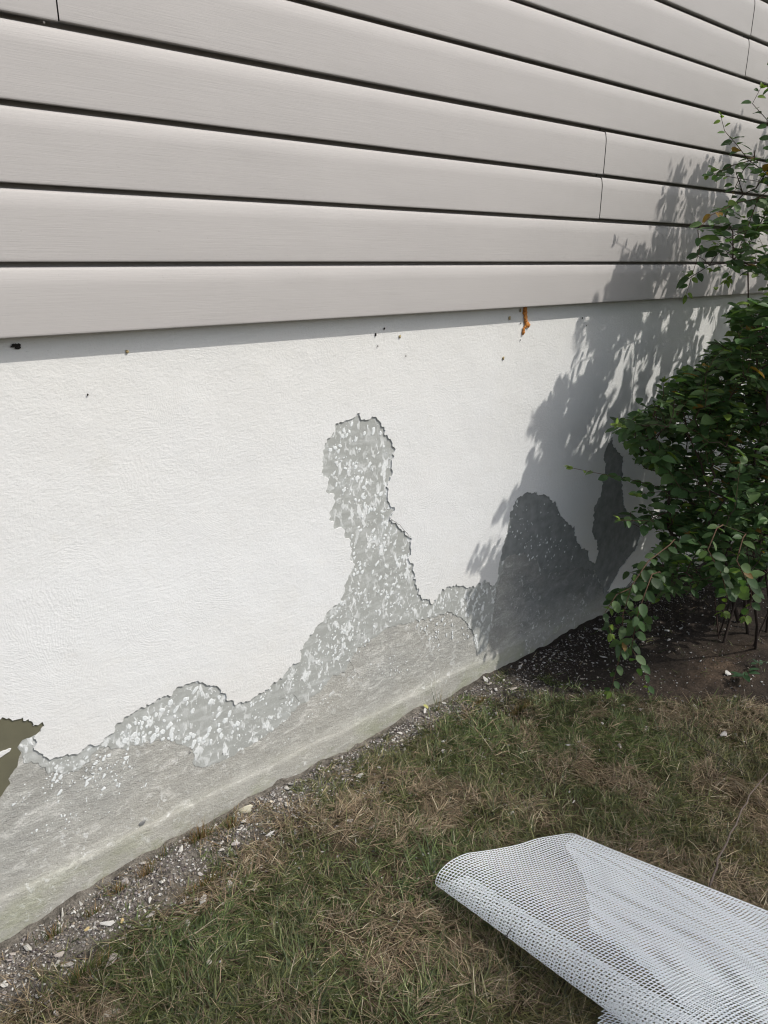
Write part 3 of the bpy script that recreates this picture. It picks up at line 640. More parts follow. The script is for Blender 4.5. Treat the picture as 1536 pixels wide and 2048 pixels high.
stone_meshes = []
for k in range(8):
    S, SF = chip_shape(rr, rr.uniform(.28, .6)); me = bpy.data.meshes.new("stone"); me.from_pydata([tuple(v) for v in S], [], SF); me.update(); me.materials.append(M['stone']); stone_meshes.append(me)
def stone(x, y, s, label, group=None, mesh=None, rot=None, asp=(1, 1, 1), up=.25):
    me = mesh or stone_meshes[rr.randrange(8)]
    o = bpy.data.objects.new("stone", me); COL.objects.link(o); o.scale = (s * asp[0], s * asp[1], s * asp[2])
    o.rotation_euler = rot or (rr.gauss(0, .35), rr.gauss(0, .35), rr.uniform(0, 6.28)); o.location = (x, min(y, -.03), gz(x, y) + s * up)
    return setp(o, label, "stone", group)
big = [((495,1622),.021,"cream wedge shaped stone standing against the foot of the wall",(1.2,1,1.3)),
       ((429,1652),.017,"upright white stone just left of and below the cream wedge stone",(.7,1,1.6)),
       ((250,1760),.019,"long upright white stone leaning on the wall foot",(.7,1,1.7)),
       ((243,1830),.009,"round ochre pebble in the gravel at lower left",(1,1,1)),
       ((172,1841),.009,"orange tinted pebble left of the round ochre pebble",(1,1,1)),
       ((222,1905),.019,"flat pale stone in the grass edge at lower left",(1.3,1,.8)),
       ((406,1800),.014,"dull grey green stone half under grass near the gravel edge",(1.3,1,.8)),
       ((300,1825),.015,"broken white stone lying in front of the ochre pebble",(1.4,1,.8)),
       ((215,1835),.015,"long white chip lying between the ochre pebble and the wall",(1.6,1,.6)),
       ((875,1470),.013,"white chip cluster's top piece in grass right of the yellow leaf",(1.4,1,.8)),
       ((888,1484),.012,"white chip cluster's bottom piece in grass right of the yellow leaf",(1.2,1,.8)),
       ((1007,1362),.010,"curled white pebble on the dark gravel beside the wall shadow",(.8,1,1.3)),
       ((1245,1416),.011,"rounded white pebble just below the hanging shrub tip",(1,1.1,1)),
       ((1195,1362),.008,"small white pebble left of the hanging shrub tip",(1.1,1.1,.9)),
       ((1454,1352),.016,"grey mottled stone on bare soil in front of the shrub",(1.2,1.2,.8)),
       ((1290,1463),.013,"speckled white flat stone in the lawn below the shrub",(1.5,1,.6)),
       ((1240,1497),.014,"angular pale stone in the lawn left of the speckled flat stone",(1.2,1,.8)),
       ((1138,1497),.012,"whitish flat stone in the lawn, largest of three together",(1.4,1,.7)),
       ((1157,1490),.009,"greyish stone, upper of three together in the lawn",(1.2,1,.7)),
       ((1166,1501),.008,"small stone, right of three together in the lawn",(1.3,1,.7)),
       ((1139,1583),.007,"tiny bright white pebble alone in the middle of the lawn",(1,1,1)),
       ((1148,1600),.008,"thin white sliver below the tiny white lawn pebble",(1.8,.6,.5)),
       ((1471,1395),.010,"pale stone, top of the group beside the seedling",(1.1,1,.8)),
       ((1488,1403),.011,"pale stone, right of the group beside the seedling",(1.4,1,.7)),
       ((1484,1412),.009,"pale stone, middle of the group beside the seedling",(1.2,1,.7)),
       ((1497,1416),.010,"dull stone, lowest of the group beside the seedling",(1.3,1,.7)),
       ((1334,1262),.014,"grey stone in the deep shade under the shrub, upper of two",(1.1,1,1)),
       ((1337,1262 + 20),.012,"grey stone in the deep shade under the shrub, lower of two",(1.1,1,1)),
       ((1362,1254),.010,"pale triangular stone in deep shade under the shrub",(1.3,1,.8)),
       ((1339,1305),.009,"flat whitish stone on soil right of the hanging shrub tip",(1.4,1,.6)),
       ((217,2010),.017,"white crumbly stone in grass near the bottom left, left piece",(1.2,1,.8)),
       ((225,2008),.015,"white crumbly stone in grass near the bottom left, right piece",(1,1.1,.9)),
       ((700,1650),.013,"pale chalky stone sunk in the lawn left of centre",(1.3,1,.6)),
       ((540,1670),.013,"dull white stone at the lawn edge right of the cream wedge stone",(1.2,1,.8)),
       ((1447,1472),.018,"dark flat stone half buried in the shaded lawn",(1.6,1,.6))]
BIGXY = []
for i, ((px, py), s, lb, asp) in enumerate(big):
    x, y = on_ground(px, py); y = min(y, -.035); up = .55 if 'grass' in lb or 'lawn' in lb else .35
    me = stone_meshes[i % 8]
    if lb.startswith('cream') or lb.startswith('round ochre') or lb.startswith('orange'): me = stone_meshes[0].copy(); me.materials.clear(); me.materials.append(M['stone2'] if lb.startswith('cream') else mat_plain("ochre_pebble", (.46, .36, .18), .8))
    stone(x, y, s * .95, lb, None, me, (rr.gauss(0, .15), rr.gauss(0, .15), rr.uniform(-.8, .8)), asp, up + .2); BIGXY.append((x, y))
placed = 0
while placed < 265:
    x = rr.uniform(.05, 3.0); e_ = float(soil_edge(np.array(x))); q = rr.random()
    if q < .72: y = -.03 - abs(rr.gauss(0, .11))
    elif q < .92: y = rr.uniform(e_ - .25, e_)
    else: y = rr.uniform(e_ - .8, e_)
    px, py = project(np.array([x, y, 0.0]))
    if not (0 < px < 1536 and py < 2048) or (x > 2.2 and rr.random() < .5): continue
    placed += 1
    s = rr.choice([.0045, .006, .007, .008, .010, .0125]) * rr.uniform(.85, 1.1)
    if placed <= 180: lb, gp = "small pale stone chip among the gravel along the wall foot", "stone chips along the wall foot"
    else: lb, gp = "small pale stone chip lying in the lawn or on the soil beyond the gravel", "stone chips in the lawn and soil"
    if y < e_ - .02 or (x > 2.0 and y < -.2): lb, gp = "small pale stone chip lying in the lawn or on the soil beyond the gravel", "stone chips in the lawn and soil"
    else: lb, gp = "small pale stone chip among the gravel along the wall foot", "stone chips along the wall foot"
    stone(x, y, s, lb, gp, None, None, (rr.uniform(.9, 1.5), 1, rr.uniform(.6, 1)), .5)

# ------------------------------------------------------------------ leaves
def leaf_mesh(P, D, Nn, L, Wd, fold=.25, curl=.2):
    """arrays: P base (n,3), D direction, Nn normal, L length, Wd width -> verts (n,10,3) + faces"""
    D = D / np.linalg.norm(D, axis=1, keepdims=True); S = np.cross(D, Nn); S /= np.linalg.norm(S, axis=1, keepdims=True) + 1e-9; Nn = np.cross(S, D)
    ts = [.0, .13, .36, .64, .86, 1.0]; ws = [.05, .33, .5, .46, .25, 0.0]
    V = []; L = L[:, None]; Wd = Wd[:, None]; cl = curl[:, None]; fo = fold[:, None]
    for t, w in zip(ts, ws):
        c = P + D * L * t - Nn * L * cl * t * t
        if w == 0: V.append(c); continue
        if t == 0: V.append(c); continue
        V += [c - S * Wd * w + Nn * Wd * w * fo, c, c + S * Wd * w + Nn * Wd * w * fo]
    V = np.stack(V, 1); n = len(P); k = V.shape[1]; b = (np.arange(n) * k)[:, None]
    T = [b + np.array(q) for q in ((0, 2, 1), (0, 3, 2))]; Q = []
    for i in range(3):
        o = 1 + i * 3; Q += [b + np.array([o, o + 1, o + 4, o + 3]), b + np.array([o + 1, o + 2, o + 5, o + 4])]
    T += [b + np.array([10, 11, 13]), b + np.array([11, 12, 13])]
    return V.reshape(-1, 3), [np.concatenate(Q), np.concatenate(T)], k
class Leaves:
    def __init__(s): s.P = []; s.D = []; s.N = []; s.L = []; s.W = []; s.C = []
    def twig(s, pts, n, L0, rnd, tip_light=True, tint=1.0, lw=.56, face=0.0):
        pts = [Vector(p) for p in pts]; seg = [(pts[i + 1] - pts[i]).length for i in range(len(pts) - 1)]; tot = sum(seg)
        roll = rnd.uniform(0, 6.28)
        for k in range(n):
            t = (k + .6) / n * tot; i = 0; q = t
            while i < len(seg) - 1 and q > seg[i]: q -= seg[i]; i += 1
            d = (pts[i + 1] - pts[i]).normalized(); p = pts[i] + d * q
            side = d.cross(Vector((0, 0, 1))); side = side.normalized() if side.length > .1 else Vector((1, 0, 0))
            sg = 1 if k % 2 else -1; upv = side.cross(d)
            dd = (d * rnd.uniform(.25, .8) + side * sg * rnd.uniform(.6, 1.0) + upv * rnd.uniform(-.45, .35) + Vector((0, 0, -.2)))
            nn = Vector((rnd.gauss(-face, .35), rnd.gauss(-.25 - face, .35), 1.0))
            fr = k / max(1, n - 1); L = L0 * rnd.uniform(.72, 1.12) * (1 - .35 * max(0, fr - .6) / .4)
            s.P.append(p + dd.normalized() * .004); s.D.append(dd); s.N.append(nn); s.L.append(L); s.W.append(L * rnd.uniform(lw - .06, lw + .1))
            c = Vector((.062, .118, .044)) * rnd.uniform(.65, 1.35); 
            if rnd.random() < .32: c = Vector((.12, .19, .075)) * rnd.uniform(.8, 1.2)
            if rnd.random() < .012: c = Vector((.22, .13, .03))
            if tip_light and fr > .86 and rnd.random() < .6: c = Vector((.16, .24, .045)) * rnd.uniform(.8, 1.1)
            s.C.append(c * tint)
    def arrays(s): return [np.array([tuple(v) for v in a]) if hasattr(a[0], '__len__') or isinstance(a[0], Vector) else np.array(a) for a in (s.P, s.D, s.N, s.L, s.W, s.C)]
    def build(s, parent, keep=None, name="foliage"):
        P, D, Nn, L, Wd, C = s.arrays()
        if keep is not None:
            k = keep(P + D / np.linalg.norm(D, axis=1, keepdims=True) * L[:, None] * .5); P, D, Nn, L, Wd, C = P[k], D[k], Nn[k], L[k], Wd[k], C[k]
        V, F, k = leaf_mesh(P, D, Nn, L, Wd, RNG.uniform(.1, .45, len(P)), RNG.uniform(.02, .3, len(P)))
        V[:, 1] = np.minimum(V[:, 1], -.006)
        o = link(name, np_mesh(name, V, F, np.repeat(C, k, 0), True), M['leaf'], parent); return o, len(P)

add_shade_tree()
# ------------------------------------------------------------------ the shrub
ROOT = Vector((3.12, -.55, 0.0))
shrub = empty("shrub", (0, 0, 0)); setp(shrub, "large leafy green shrub growing from bare soil against the white foundation wall", "shrub")
SIL = [(1700,-900),(1536,170),(1495,165),(1480,190),(1500,240),(1536,260),(1536,320),(1500,310),(1440,222),(1425,245),(1460,290),(1490,320),(1450,322),(1405,345),(1410,365),(1450,372),(1425,410),(1410,460),(1395,500),(1358,545),(1352,590),(1390,600),(1430,545),(1500,555),(1536,560),(1536,600),(1470,615),(1450,640),(1475,655),(1470,690),(1432,680),(1405,730),(1372,735),(1345,765),(1310,795),(1285,825),(1225,845),(1240,870),(1262,890),(1262,930),(1330,952),(1330,985),(1250,1030),(1250,1055),(1345,1065),(1318,1090),(1300,1130),(1245,1150),(1212,1190),(1212,1270),(1230,1310),(1205,1350),(1200,1395),(1240,1390),(1262,1355),(1300,1372),(1310,1320),(1290,1280),(1300,1230),(1330,1195),(1390,1185),(1420,1150),(1445,1205),(1470,1240),(1536,1240),(1700,1330),(3200,1400),(3200,-900)]
shm = [(1560,150),(1480,215),(1430,290),(1405,345),(1335,355),(1312,372),(1290,420),(1275,445),(1292,500),(1288,540),(1225,535),(1200,575),(1182,640),(1152,650),(1165,700),(1196,720),(1196,748),(1130,762),(1062,835),(1112,885),(1056,905),(1062,960),(1035,990),(992,1015),(1010,1065),(940,1110),(955,1140),(990,1150),(935,1200),(962,1245),(1000,1290),(990,1345)]
SHW = W(shm) + [(2.0, -.6), (9, -.6), (9, 4.2), (4.2, 4.2)]
kx, kz = SUN.x / -SUN.y, SUN.z / -SUN.y
def shadow_ok(P):
    t = -P[..., 1]; X = P[..., 0] - kx * t; Z = P[..., 2] - kz * t
    return in_poly(X, Z, SHW)
def ok_pts(P, jit=0.0, sj=0.0):
    px, py = project(P)
    if jit: px = px + RNG.normal(0, jit, px.shape); py = py + RNG.normal(0, jit, py.shape)
    if sj: P = P + np.stack([RNG.normal(0, sj, px.shape), 0 * px, RNG.normal(0, sj, px.shape)], -1)
    s1 = in_poly(px, py, SIL) | (px > 1545)
    return s1 & shadow_ok(P) & (P[..., 2] > .03) & (P[..., 1] < -.02)
rnd = random.Random(21); cand = []
def crown(P):    # overall real-world shape of the crown, a rounded multi-stemmed shrub
    x, y, z = P
    return ((x - 3.25) / 1.35) ** 2 + ((y + .62) / .66) ** 2 + ((z - 1.28) / 1.42) ** 2
nin = 0; tries = 0
while len(cand) < 760 and tries < 120000:
    tries += 1
    P = Vector((rnd.uniform(1.85, 4.6), rnd.uniform(-1.28, -.2), rnd.uniform(.06, 2.7)))
    k = crown(P)
    if k > 1.25 or (k < .25 and rnd.random() < .55): continue
    if P.z < .55 and P.x > 2.9 and rnd.random() < .6: continue
    if not bool(ok_pts(np.array([tuple(P)]))[0]): continue
    px, py = project(np.array(tuple(P)))
    t_ = -P.y
    if not bool(in_poly(np.array(P.x - kx * t_ - .13), np.array(P.z - kz * t_), SHW)) and rnd.random() < .62: continue
    if P.z - kz * t_ > 1.36 and rnd.random() < .62: continue
    if px < 1536 and py < 600 and rnd.random() < .55: continue
    cand.append(P)
zone = W([(1335,360),(1290,430),(1290,540),(1225,540),(1170,660),(1196,745),(1062,838),(1056,960),(992,1015),(1000,1070),(942,1110),(960,1140),(935,1205),(1000,1290),(1180,1240),(1190,700),(1300,600),(1440,500),(1440,330)])
zx = [p[0] for p in zone]; zz_ = [p[1] for p in zone]; ne = 0; tries = 0
while ne < 215 and tries < 60000:
    tries += 1; X = rnd.uniform(min(zx), max(zx)); Z = rnd.uniform(min(zz_), max(zz_)); t_ = rnd.uniform(.30, 1.15)
    if not bool(in_poly(np.array(X), np.array(Z), zone)): continue
    if Z > 1.42 and rnd.random() < .6: continue
    P = Vector((X + kx * t_, -t_, Z + kz * t_))
    if P.z > 2.95 or not bool(ok_pts(np.array([tuple(P)]))[0]): continue
    ne += 1; cand.append(P)
print('zone', ne)
tries = 0; n0_ = len(cand)
while len(cand) < n0_ + 540 and tries < 90000:
    tries += 1
    x = rnd.uniform(1200, 1560); y = rnd.uniform(600, 1400) if rnd.random() < .93 else rnd.uniform(200, 620); P = on_plane_y(x, y, -rnd.uniform(.16, 1.05))
    if crown(P) > 1.5 or P.z < .08 or not bool(ok_pts(np.array([tuple(P)]))[0]): continue
    if P.z < .45 and x > 1320 and y > 1180: continue
    if x < 1315 and y > 1150 and rnd.random() < .6: continue
    cand.append(P)
print('twigs', n0_, len(cand))
cand.sort(key=lambda p: (p - ROOT).length)
nodes = [ROOT.copy()]; par = [-1]
for i in range(9):     # main stems rise from the root
    a = 2 * math.pi * i / 9; p = ROOT.copy(); last = 0
    tgt = ROOT + Vector((math.cos(a) * .75 - .15, math.sin(a) * .32 - .05, rnd.uniform(1.1, 1.7)))
    if i in (3, 4, 5): tgt = ROOT + Vector((-.75, (i - 4) * .22 + .05, .75 + .35 * (i - 3)))
    st = ROOT + Vector((rnd.uniform(-.14, .14), rnd.uniform(-.1, .1), 0))
    nodes.append(st); par.append(0); last = len(nodes) - 1
    for k in range(1, 8):
        t = k / 7; q = st.lerp(tgt, t) + Vector((rnd.gauss(0, .018), rnd.gauss(0, .018), .12 * math.sin(math.pi * t)))
        q.y = min(q.y, -.16)
        sx, sy = project(np.array(tuple(q)))
        if k > 2 and sx < 1545 and not bool(in_poly(sx, sy, SIL)): break
        nodes.append(q); par.append(last); last = len(nodes) - 1
twigs = []
NA = np.array([tuple(n) for n in nodes]); DR = np.linalg.norm(NA - np.array(ROOT), axis=1)
for P in cand:
    d = np.linalg.norm(NA - np.array(P), axis=1); dr = (P - ROOT).length
    w = d + np.where(DR > dr - .02, 1.0, 0) + np.where(NA[:, 2] > P.z + .25, .25, 0) + np.where(np.arange(len(NA)) == 0, .6, 0)
    cn = np.argsort(w)[:40]; wv = w[cn].copy()
    for q_ in (.25, .5, .75):
        mx, my = project(NA[cn] * (1 - q_) + np.array(P) * q_); wv += np.where(in_poly(mx, my, SIL) | (mx > 1545), 0, 3.0)
    j = int(cn[np.argmin(wv)])
    base = Vector(nodes[j]); out = (P - base)
    L = out.length
    mid = base.lerp(P, .5) + Vector((0, 0, .06 * L)) + Vector((rnd.gauss(0, .06 * L), rnd.gauss(0, .06 * L), rnd.gauss(0, .06 * L)))
    nodes.append(mid); par.append(j); nodes.append(P); par.append(len(nodes) - 2)
    NA = np.vstack([NA, [tuple(mid), tuple(P)]]); DR = np.append(DR, [(mid - ROOT).length, dr])
    dirn = (P - base).normalized() * .8 + (P - ROOT).normalized() * .5 + Vector((rnd.gauss(0, .35), rnd.gauss(0, .35), rnd.gauss(.02, .3)))
    dirn.normalize(); tl = rnd.uniform(.08, .17)
    a = P; b = a + dirn * tl * .5 + Vector((0, 0, .008)); c = b + (dirn + Vector((0, 0, -.25))).normalized() * tl * .5
    twigs.append((mid, a, b, c))
cnt = [0] * len(nodes)
for i in range(len(nodes) - 1, 0, -1): cnt[i] += 1; cnt[par[i]] += cnt[i]
br = MB(); sb = MB()
radf = lambda c: .0009 + .00030 * math.sqrt(c)
for i in range(1, len(nodes)):
    a, b = nodes[par[i]], nodes[i]
    if par[i] == 0: continue
    r0 = radf(cnt[par[i]]); r1 = radf(cnt[i]); big_ = cnt[i] > 60
    A = np.array([tuple(a), tuple(b)])
    px, py = project(A)
    (sb if big_ else br).tube([a, b], [min(r0, r1 * 1.25), r1], 6 if big_ else 4, (.045, .032, .025) if big_ else (.07, .045, .035), False)
LV = Leaves()
for (m, a, b, c) in twigs:
    Lf = rnd.choice((.036, .047, .055, .063)) * rnd.uniform(.9, 1.1); LV.twig([m.lerp(a, .45), a, b, c], rnd.randint(9, 13), Lf, rnd)
    e = np.array([tuple(a), tuple(b), tuple(c)])
    if ok_pts(e).all(): br.tube([a, b, c], [.0011, .0009, .0005], 4, (.13, .085, .05), False)
LV.build(shrub, lambda Q: ok_pts(Q, 7.0, .022))
# separate shoots that can be followed in the photo: (pixels from the base outwards, distance from the wall)
shoots = [([(1345,985),(1300,968),(1250,956),(1195,946),(1145,936)], -.27, 12, .034),
          ([(1430,1000),(1390,985),(1345,983),(1300,990),(1262,986)], -.36, 13, .036),
          ([(1370,1052),(1320,1044),(1285,1040),(1245,1041)], -.40, 12, .034),
          ([(1560,380),(1530,345),(1500,320),(1478,288),(1455,262),(1440,236)], -.30, 14, .034),
          ([(1560,330),(1540,290),(1528,240),(1518,205),(1512,178)], -.28, 11, .036),
          ([(1560,400),(1520,395),(1475,405),(1430,430),(1405,460),(1400,500),(1385,545),(1366,590)], -.36, 22, .036),
          ([(1500,320),(1470,330),(1445,345),(1420,352)], -.30, 8, .034),
          ([(1560,560),(1500,535),(1460,525),(1420,540)], -.42, 10, .034),
          ([(1520,395),(1490,470),(1470,520),(1450,560)], -.40, 10, .034),
          ([(1560,630),(1520,640),(1485,650),(1462,665)], -.48, 9, .036),
          ([(1350,900),(1310,880),(1270,862),(1232,848)], -.33, 12, .034),
          ([(1320,820),(1325,790),(1330,765)], -.33, 7, .030),
          ([(1340,1090),(1290,1120),(1262,1170),(1245,1230),(1240,1290),(1232,1340),(1218,1385)], -.55, 17, .034),
          ([(1310,1150),(1282,1190),(1270,1240),(1275,1300),(1285,1350),(1288,1370)], -.60, 15, .038),
          ([(1270,1170),(1240,1190),(1222,1230),(1220,1270)], -.50, 8, .034),
          ([(1420,1100),(1450,1150),(1458,1200),(1450,1225)], -.75, 13, .038),
          ([(1470,1120),(1500,1180),(1512,1220),(1505,1238)], -.80, 13, .038)]
LS = Leaves()
def shoot_part(pts, rad, c):
    m_ = MB(); m_.tube(pts, rad, 5, c, False); m_.build('shoot', M['bark'], shrub, True)
for (wp, t, n) in (([(1330,600),(1325,520),(1318,450),(1310,372)], .95, 26), ([(1300,560),(1292,500),(1283,455)], .95, 12), ([(1350,560),(1352,480),(1352,425)], .9, 18), ([(1385,520),(1392,440),(1398,385)], .85, 16),
                   ([(1228,640),(1222,600),(1216,548)], 1.0, 14), ([(1165,690),(1160,665),(1158,645)], 1.05, 9), ([(1430,420),(1438,350),(1440,305)], .7, 12), ([(1085,860),(1072,845),(1062,838)], .95, 8),
                   ([(975,1110),(955,1112),(940,1118)], .8, 9), ([(1040,1000),(1015,1015),(995,1022)], .8, 9), ([(975,1230),(955,1215),(938,1205)], .7, 9)):
    P = []
    for (x, y) in wp:
        X, Z = on_wall(x, y); P.append(Vector((X + kx * t, -t, Z + kz * t)))
    j = int(np.argmin(np.linalg.norm(NA - np.array(P[0]), axis=1))); b0 = Vector(NA[j])
    mx, my = project(np.array([tuple(p) for p in P]))
    if (mx < 1555).any(): print('visible shadow shoot', wp, mx, my); continue
    shoot_part([b0] + P, [.0025] + [.0018 - .0012 * i / len(P) for i in range(len(P))], (.09, .055, .035))
    LS.twig(P, n, .046, rnd, True, 1.0, .56)
for k, (pp, Y, n, L0) in enumerate(shoots):
    P = []
    for i, (x, y) in enumerate(pp):
        v = on_plane_y(x, y, Y); v.z = max(v.z, .05); P.append(v + Vector((rnd.gauss(0, .004), rnd.gauss(0, .01), 0)))
    # tie the shoot back to the crown so that nothing floats
    dd_ = np.linalg.norm(NA - np.array(P[0]), axis=1) + np.where(NA[:, 2] > P[0].z + .04, .5, 0); cn = np.argsort(dd_)[:300]; wv = dd_[cn].copy()
    for q_ in (.15, .4, .65, .85):
        mx, my = project(NA[cn] * (1 - q_) + np.array(P[0]) * q_); wv += np.where(in_poly(mx, my, SIL) | (mx > 1545), 0, 3.0)
    b0 = Vector(NA[int(cn[np.argmin(wv)])])
    chain = [b0, b0.lerp(P[0], .5) + Vector((0, 0, .03))] + P
    if (b0 - P[0]).length > .12: LS.twig([b0, b0.lerp(P[0], .5) + Vector((0, 0, .03)), P[0]], int((b0 - P[0]).length / .03), L0 * 1.1, rnd, False, .75, .6)
    r_ = [.0026 - .0018 * i / (len(chain) - 1) for i in range(len(chain))]
    shoot_part(chain, r_, (.11, .065, .04))
    L0 *= 1.28; LS.twig(P, int(n * 1.35), L0, rnd, True, .82 if pp[-1][1] > 1200 else 1.1, .6, .75)
    d = (P[-1] - P[-2]).normalized()
    for q in range(4):
        LS.P.append(P[-1]); LS.D.append(d + Vector((rnd.gauss(0, .5), rnd.gauss(0, .5), rnd.gauss(.2, .4)))); LS.N.append(Vector((rnd.gauss(0, .5), -.4, 1)))
        LS.L.append(L0 * rnd.uniform(.4, .7)); LS.W.append(LS.L[-1] * .45); LS.C.append(Vector((.17, .25, .05)) * rnd.uniform(.7, 1.1))
o, _ = LS.build(shrub, None, "shoot_leaves")
br.build("branches", M['bark'], shrub)["kind"] = "stuff"; sb.build("stems", M['bark'], shrub, True)

# low seedling right of the shrub
def seedling(px, py, label, n=7, s=.035, seed=1):
    x, y = on_ground(px, py); r2 = random.Random(seed); t = empty("seedling", (x, y, gz(x, y))); setp(t, label, "plant")
    L2 = Leaves(); m2 = MB()
    for k in range(n):
        a = 2 * math.pi * k / n + r2.uniform(-.3, .3); d = Vector((math.cos(a), math.sin(a), r2.uniform(.1, .6)))
        p = Vector((0, 0, .02 + .006 * k)); m2.tube([Vector((0, 0, 0)), p, p + d * .012], .0011, 4, (.12, .1, .05), False)
        L2.P.append(p + d * .01); L2.D.append(d); L2.N.append(Vector((r2.gauss(0, .2), r2.gauss(0, .2), 1))); L2.L.append(s * r2.uniform(.8, 1.15)); L2.W.append(s * .5); L2.C.append(Vector((.06, .12, .06)) * r2.uniform(.8, 1.2))
    P, D, Nn, L, Wd, C = L2.arrays(); V, F, k = leaf_mesh(P, D, Nn, L, Wd, np.full(len(P), .2), np.full(len(P), .3))
    link("leaves", np_mesh("leaves", V, F, np.repeat(C, k, 0), True), M['leaf'], t); m2.build("stem", M['bark'], t)
seedling(1485, 1372, "low seedling with a few blue green leaves on the soil at the right edge", 8, .040, 2)
seedling(1515, 1345, "smaller seedling behind the blue green one at the right edge", 5, .030, 5)

# fallen leaf, dead twigs
x, y = on_ground(846, 1420)
V, F, k = leaf_mesh(np.array([[x, y, .022]]), np.array([[.35, -.3, -.25]]), np.array([[-.3, -.6, 1.]]), np.array([.030]), np.array([.012]), np.array([.4]), np.array([.3]))
o = link("fallen_leaf", np_mesh("fallen_leaf", V, F, np.tile([.62, .60, .25], (len(V), 1)), True), M['leaf']); setp(o, "pale yellow fallen leaf at the foot of the wall", "leaf")
def stick(pts, r, label, c=(.15, .12, .10)):
    m_ = MB(); P = []
    for (px, py, h) in pts:
        gx_, gy_ = on_ground(px, py, h); P.append(Vector((gx_, gy_, h)))
    Q = []
    for i in range(len(P) - 1):
        for k in range(4): Q.append(P[i].lerp(P[i + 1], k / 4) + Vector((rnd.gauss(0, .002), rnd.gauss(0, .002), rnd.gauss(0, .0015))))
    Q.append(P[-1]); n = len(Q); m_.tube(Q, [r * (1 - .55 * i / n) for i in range(n)], 6, c)
    return setp(m_.build("dead_twig", M['bark'], None, True), label, "twig")
stick([(1418,1775,.015),(1436,1720,.04),(1470,1650,.06),(1500,1590,.07),(1545,1535,.08)], .0033, "long thin grey dead twig curving over the lawn behind the mesh sheet")
stick([(1360,1455,.03),(1400,1490,.035),(1450,1520,.03),(1510,1560,.02)], .0018, "thin dark dead twig lying in the shaded lawn below the shrub", (.07, .05, .04))
stick([(1160,1350,.02),(1150,1368,.012),(1170,1385,.01)], .0013, "short forked dry stalk on the soil left of the hanging shrub tip", (.35, .33, .28))

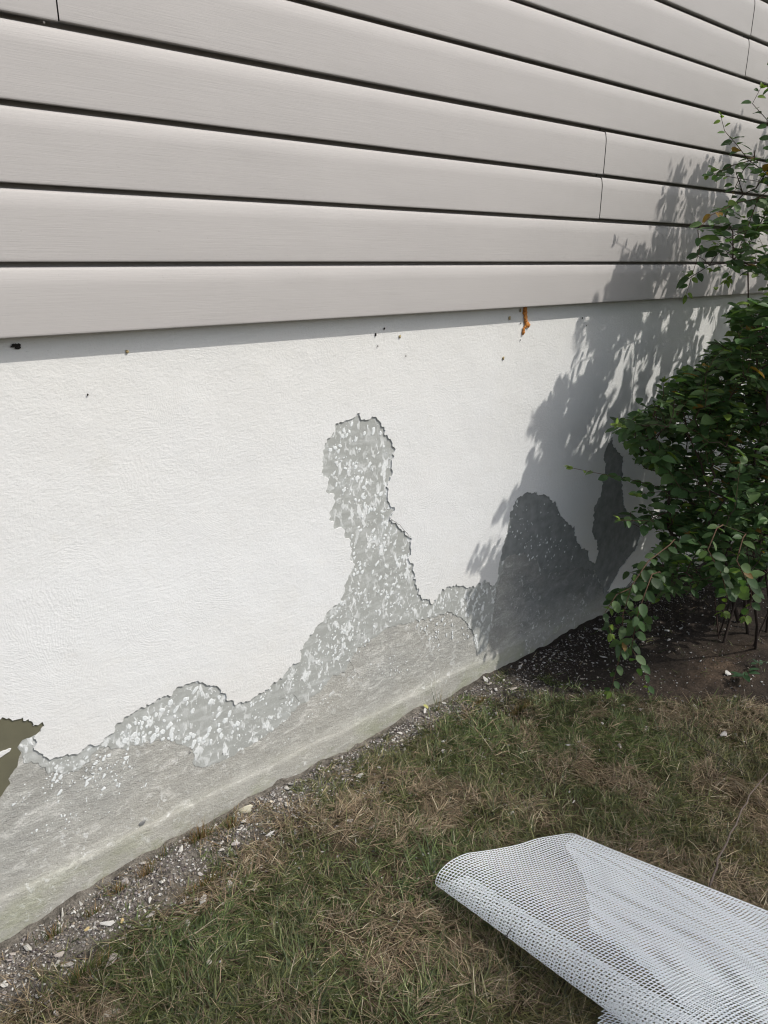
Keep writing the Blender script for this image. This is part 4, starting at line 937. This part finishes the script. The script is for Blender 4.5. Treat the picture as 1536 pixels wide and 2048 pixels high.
# ------------------------------------------------------------------ folded fibreglass mesh
def net():
    A = Vector((.13, -.99, 0)).normalized(); U = Vector((.975, -.222, 0)); O = Vector((1.075, -.66, 0)); CELL = .0082
    # cross-section control points (u, z): free edge under the sheet -> right along the grass -> fold -> back over the top -> curl at the left -> tucked under
    VALID = []; NA0 = int(.60 / CELL)
    def section(v):
        w = .437 + .185 * v; l = -.05 * v
        u0 = float(np.interp(v, [0, .15, .28, .45, .6, 1.5], [.40, .31, .175, .16, .10, .08]))
        k = float(np.clip((v - .40) / .12, 0, 1)); k = k * k * (3 - 2 * k)
        wv = .004 * math.sin(v * 7 + 1)
        cp = [(u0, .030), (u0 * .6 + w * .4, .033), (u0 * .25 + w * .75, .037), (w * .975, .042), (w, .050), (w * .98, .058), (w * .92, .066),
              (w * .84, .068 + wv), (w * .72, .076 + wv), (w * .58, .084 - wv), (w * .42, .096 - wv), (w * .28, .108), (.090, .116), (.045 + l, .112), (.014 + l, .094),
              (.002 + l, .070), (.004 + l, .054), (.025 + l, .046), (.06, .042), (.098, .040), (.104, .034), (.099, .029), (.097 + (l - .160) * k, .026)]
        return cp
    def cr(cp, n):     # Catmull-Rom, resampled at equal arc length
        c = np.array(cp); out = []
        for i in range(len(c) - 1):
            p0, p1, p2, p3 = c[max(i - 1, 0)], c[i], c[i + 1], c[min(i + 2, len(c) - 1)]
            for t in np.linspace(0, 1, 12, endpoint=False):
                out.append(.5 * ((2 * p1) + (-p0 + p2) * t + (2 * p0 - 5 * p1 + 4 * p2 - p3) * t * t + (-p0 + 3 * p1 - 3 * p2 + p3) * t ** 3))
        out.append(c[-1]); out = np.array(out); d = np.concatenate([[0], np.cumsum(np.linalg.norm(np.diff(out, axis=0), axis=1))])
        s = d[4 * 12] + (np.arange(n) - NA0) * CELL; out[:, 0] = out[:, 0]
        okk = (s >= 0) & (s <= d[-1]); s = np.clip(s, 0, d[-1]); VALID.append(okk); return np.stack([np.interp(s, d, out[:, 0]), np.interp(s, d, out[:, 1])], -1)
    nu = int(1.60 / CELL); LV_ = 1.5; nv_ = int(LV_ / CELL); G = np.zeros((nu, nv_, 3))
    for j in range(nv_):
        v = j * CELL; S = cr(section(v), nu)
        sk = np.clip(S[:, 0] / .45, 0, 1)
        base = np.array(O + A * v)
        G[:, j] = base + S[:, :1] * np.array(U) + np.stack([0 * sk, -.035 * sk * sk * (1 - min(1, v / .3) * 0), S[:, 1] + (.0012) * np.sin(v * 9 + S[:, 0] * 8)], -1)
    n0 = np.cross(np.gradient(G, axis=0), np.gradient(G, axis=1)); n0 /= np.linalg.norm(n0, axis=2, keepdims=True) + 1e-9
    VAL = np.array(VALID).T
    def strands(G, Nn, wd, th, lift, val):
        # G (m, k, 3): m strands along k points -> flattened four-sided strands
        T = np.gradient(G, axis=1); T /= np.linalg.norm(T, axis=2, keepdims=True) + 1e-9; B = np.cross(T, Nn)
        off = [B * wd / 2, Nn * th / 2, -B * wd / 2, -Nn * th / 2]; V = np.stack([G + Nn * lift + o for o in off], 2)
        m, k = G.shape[:2]; a = (np.arange(m)[:, None] * k + np.arange(k - 1)[None, :])[val[:, :-1] & val[:, 1:]].reshape(-1, 1) * 4
        F = np.concatenate([np.concatenate([a + q, a + (q + 1) % 4, a + 4 + (q + 1) % 4, a + 4 + q], 1) for q in range(4)])
        return V.reshape(-1, 3), F
    V1, F1 = strands(G, n0, .0025, .0010, .0004, VAL); V2, F2 = strands(G.transpose(1, 0, 2), n0.transpose(1, 0, 2),   .0025, .0010, -.0004, VAL.T)
    me = np_mesh("mesh_sheet", np.concatenate([V1, V2]), np.concatenate([F1, F2 + len(V1)]), None, True)
    o = link("mesh_sheet", me, M['net']); return setp(o, "white fibreglass reinforcement mesh folded over itself on the lawn", "mesh sheet")
net()
stk = [(1012, 1876, .075), (1018, 1866, .078), (1024, 1856, .085)]
s_ = stick(stk, .0016, "tiny dark twig caught on the rolled edge of the white mesh", (.04, .035, .03))
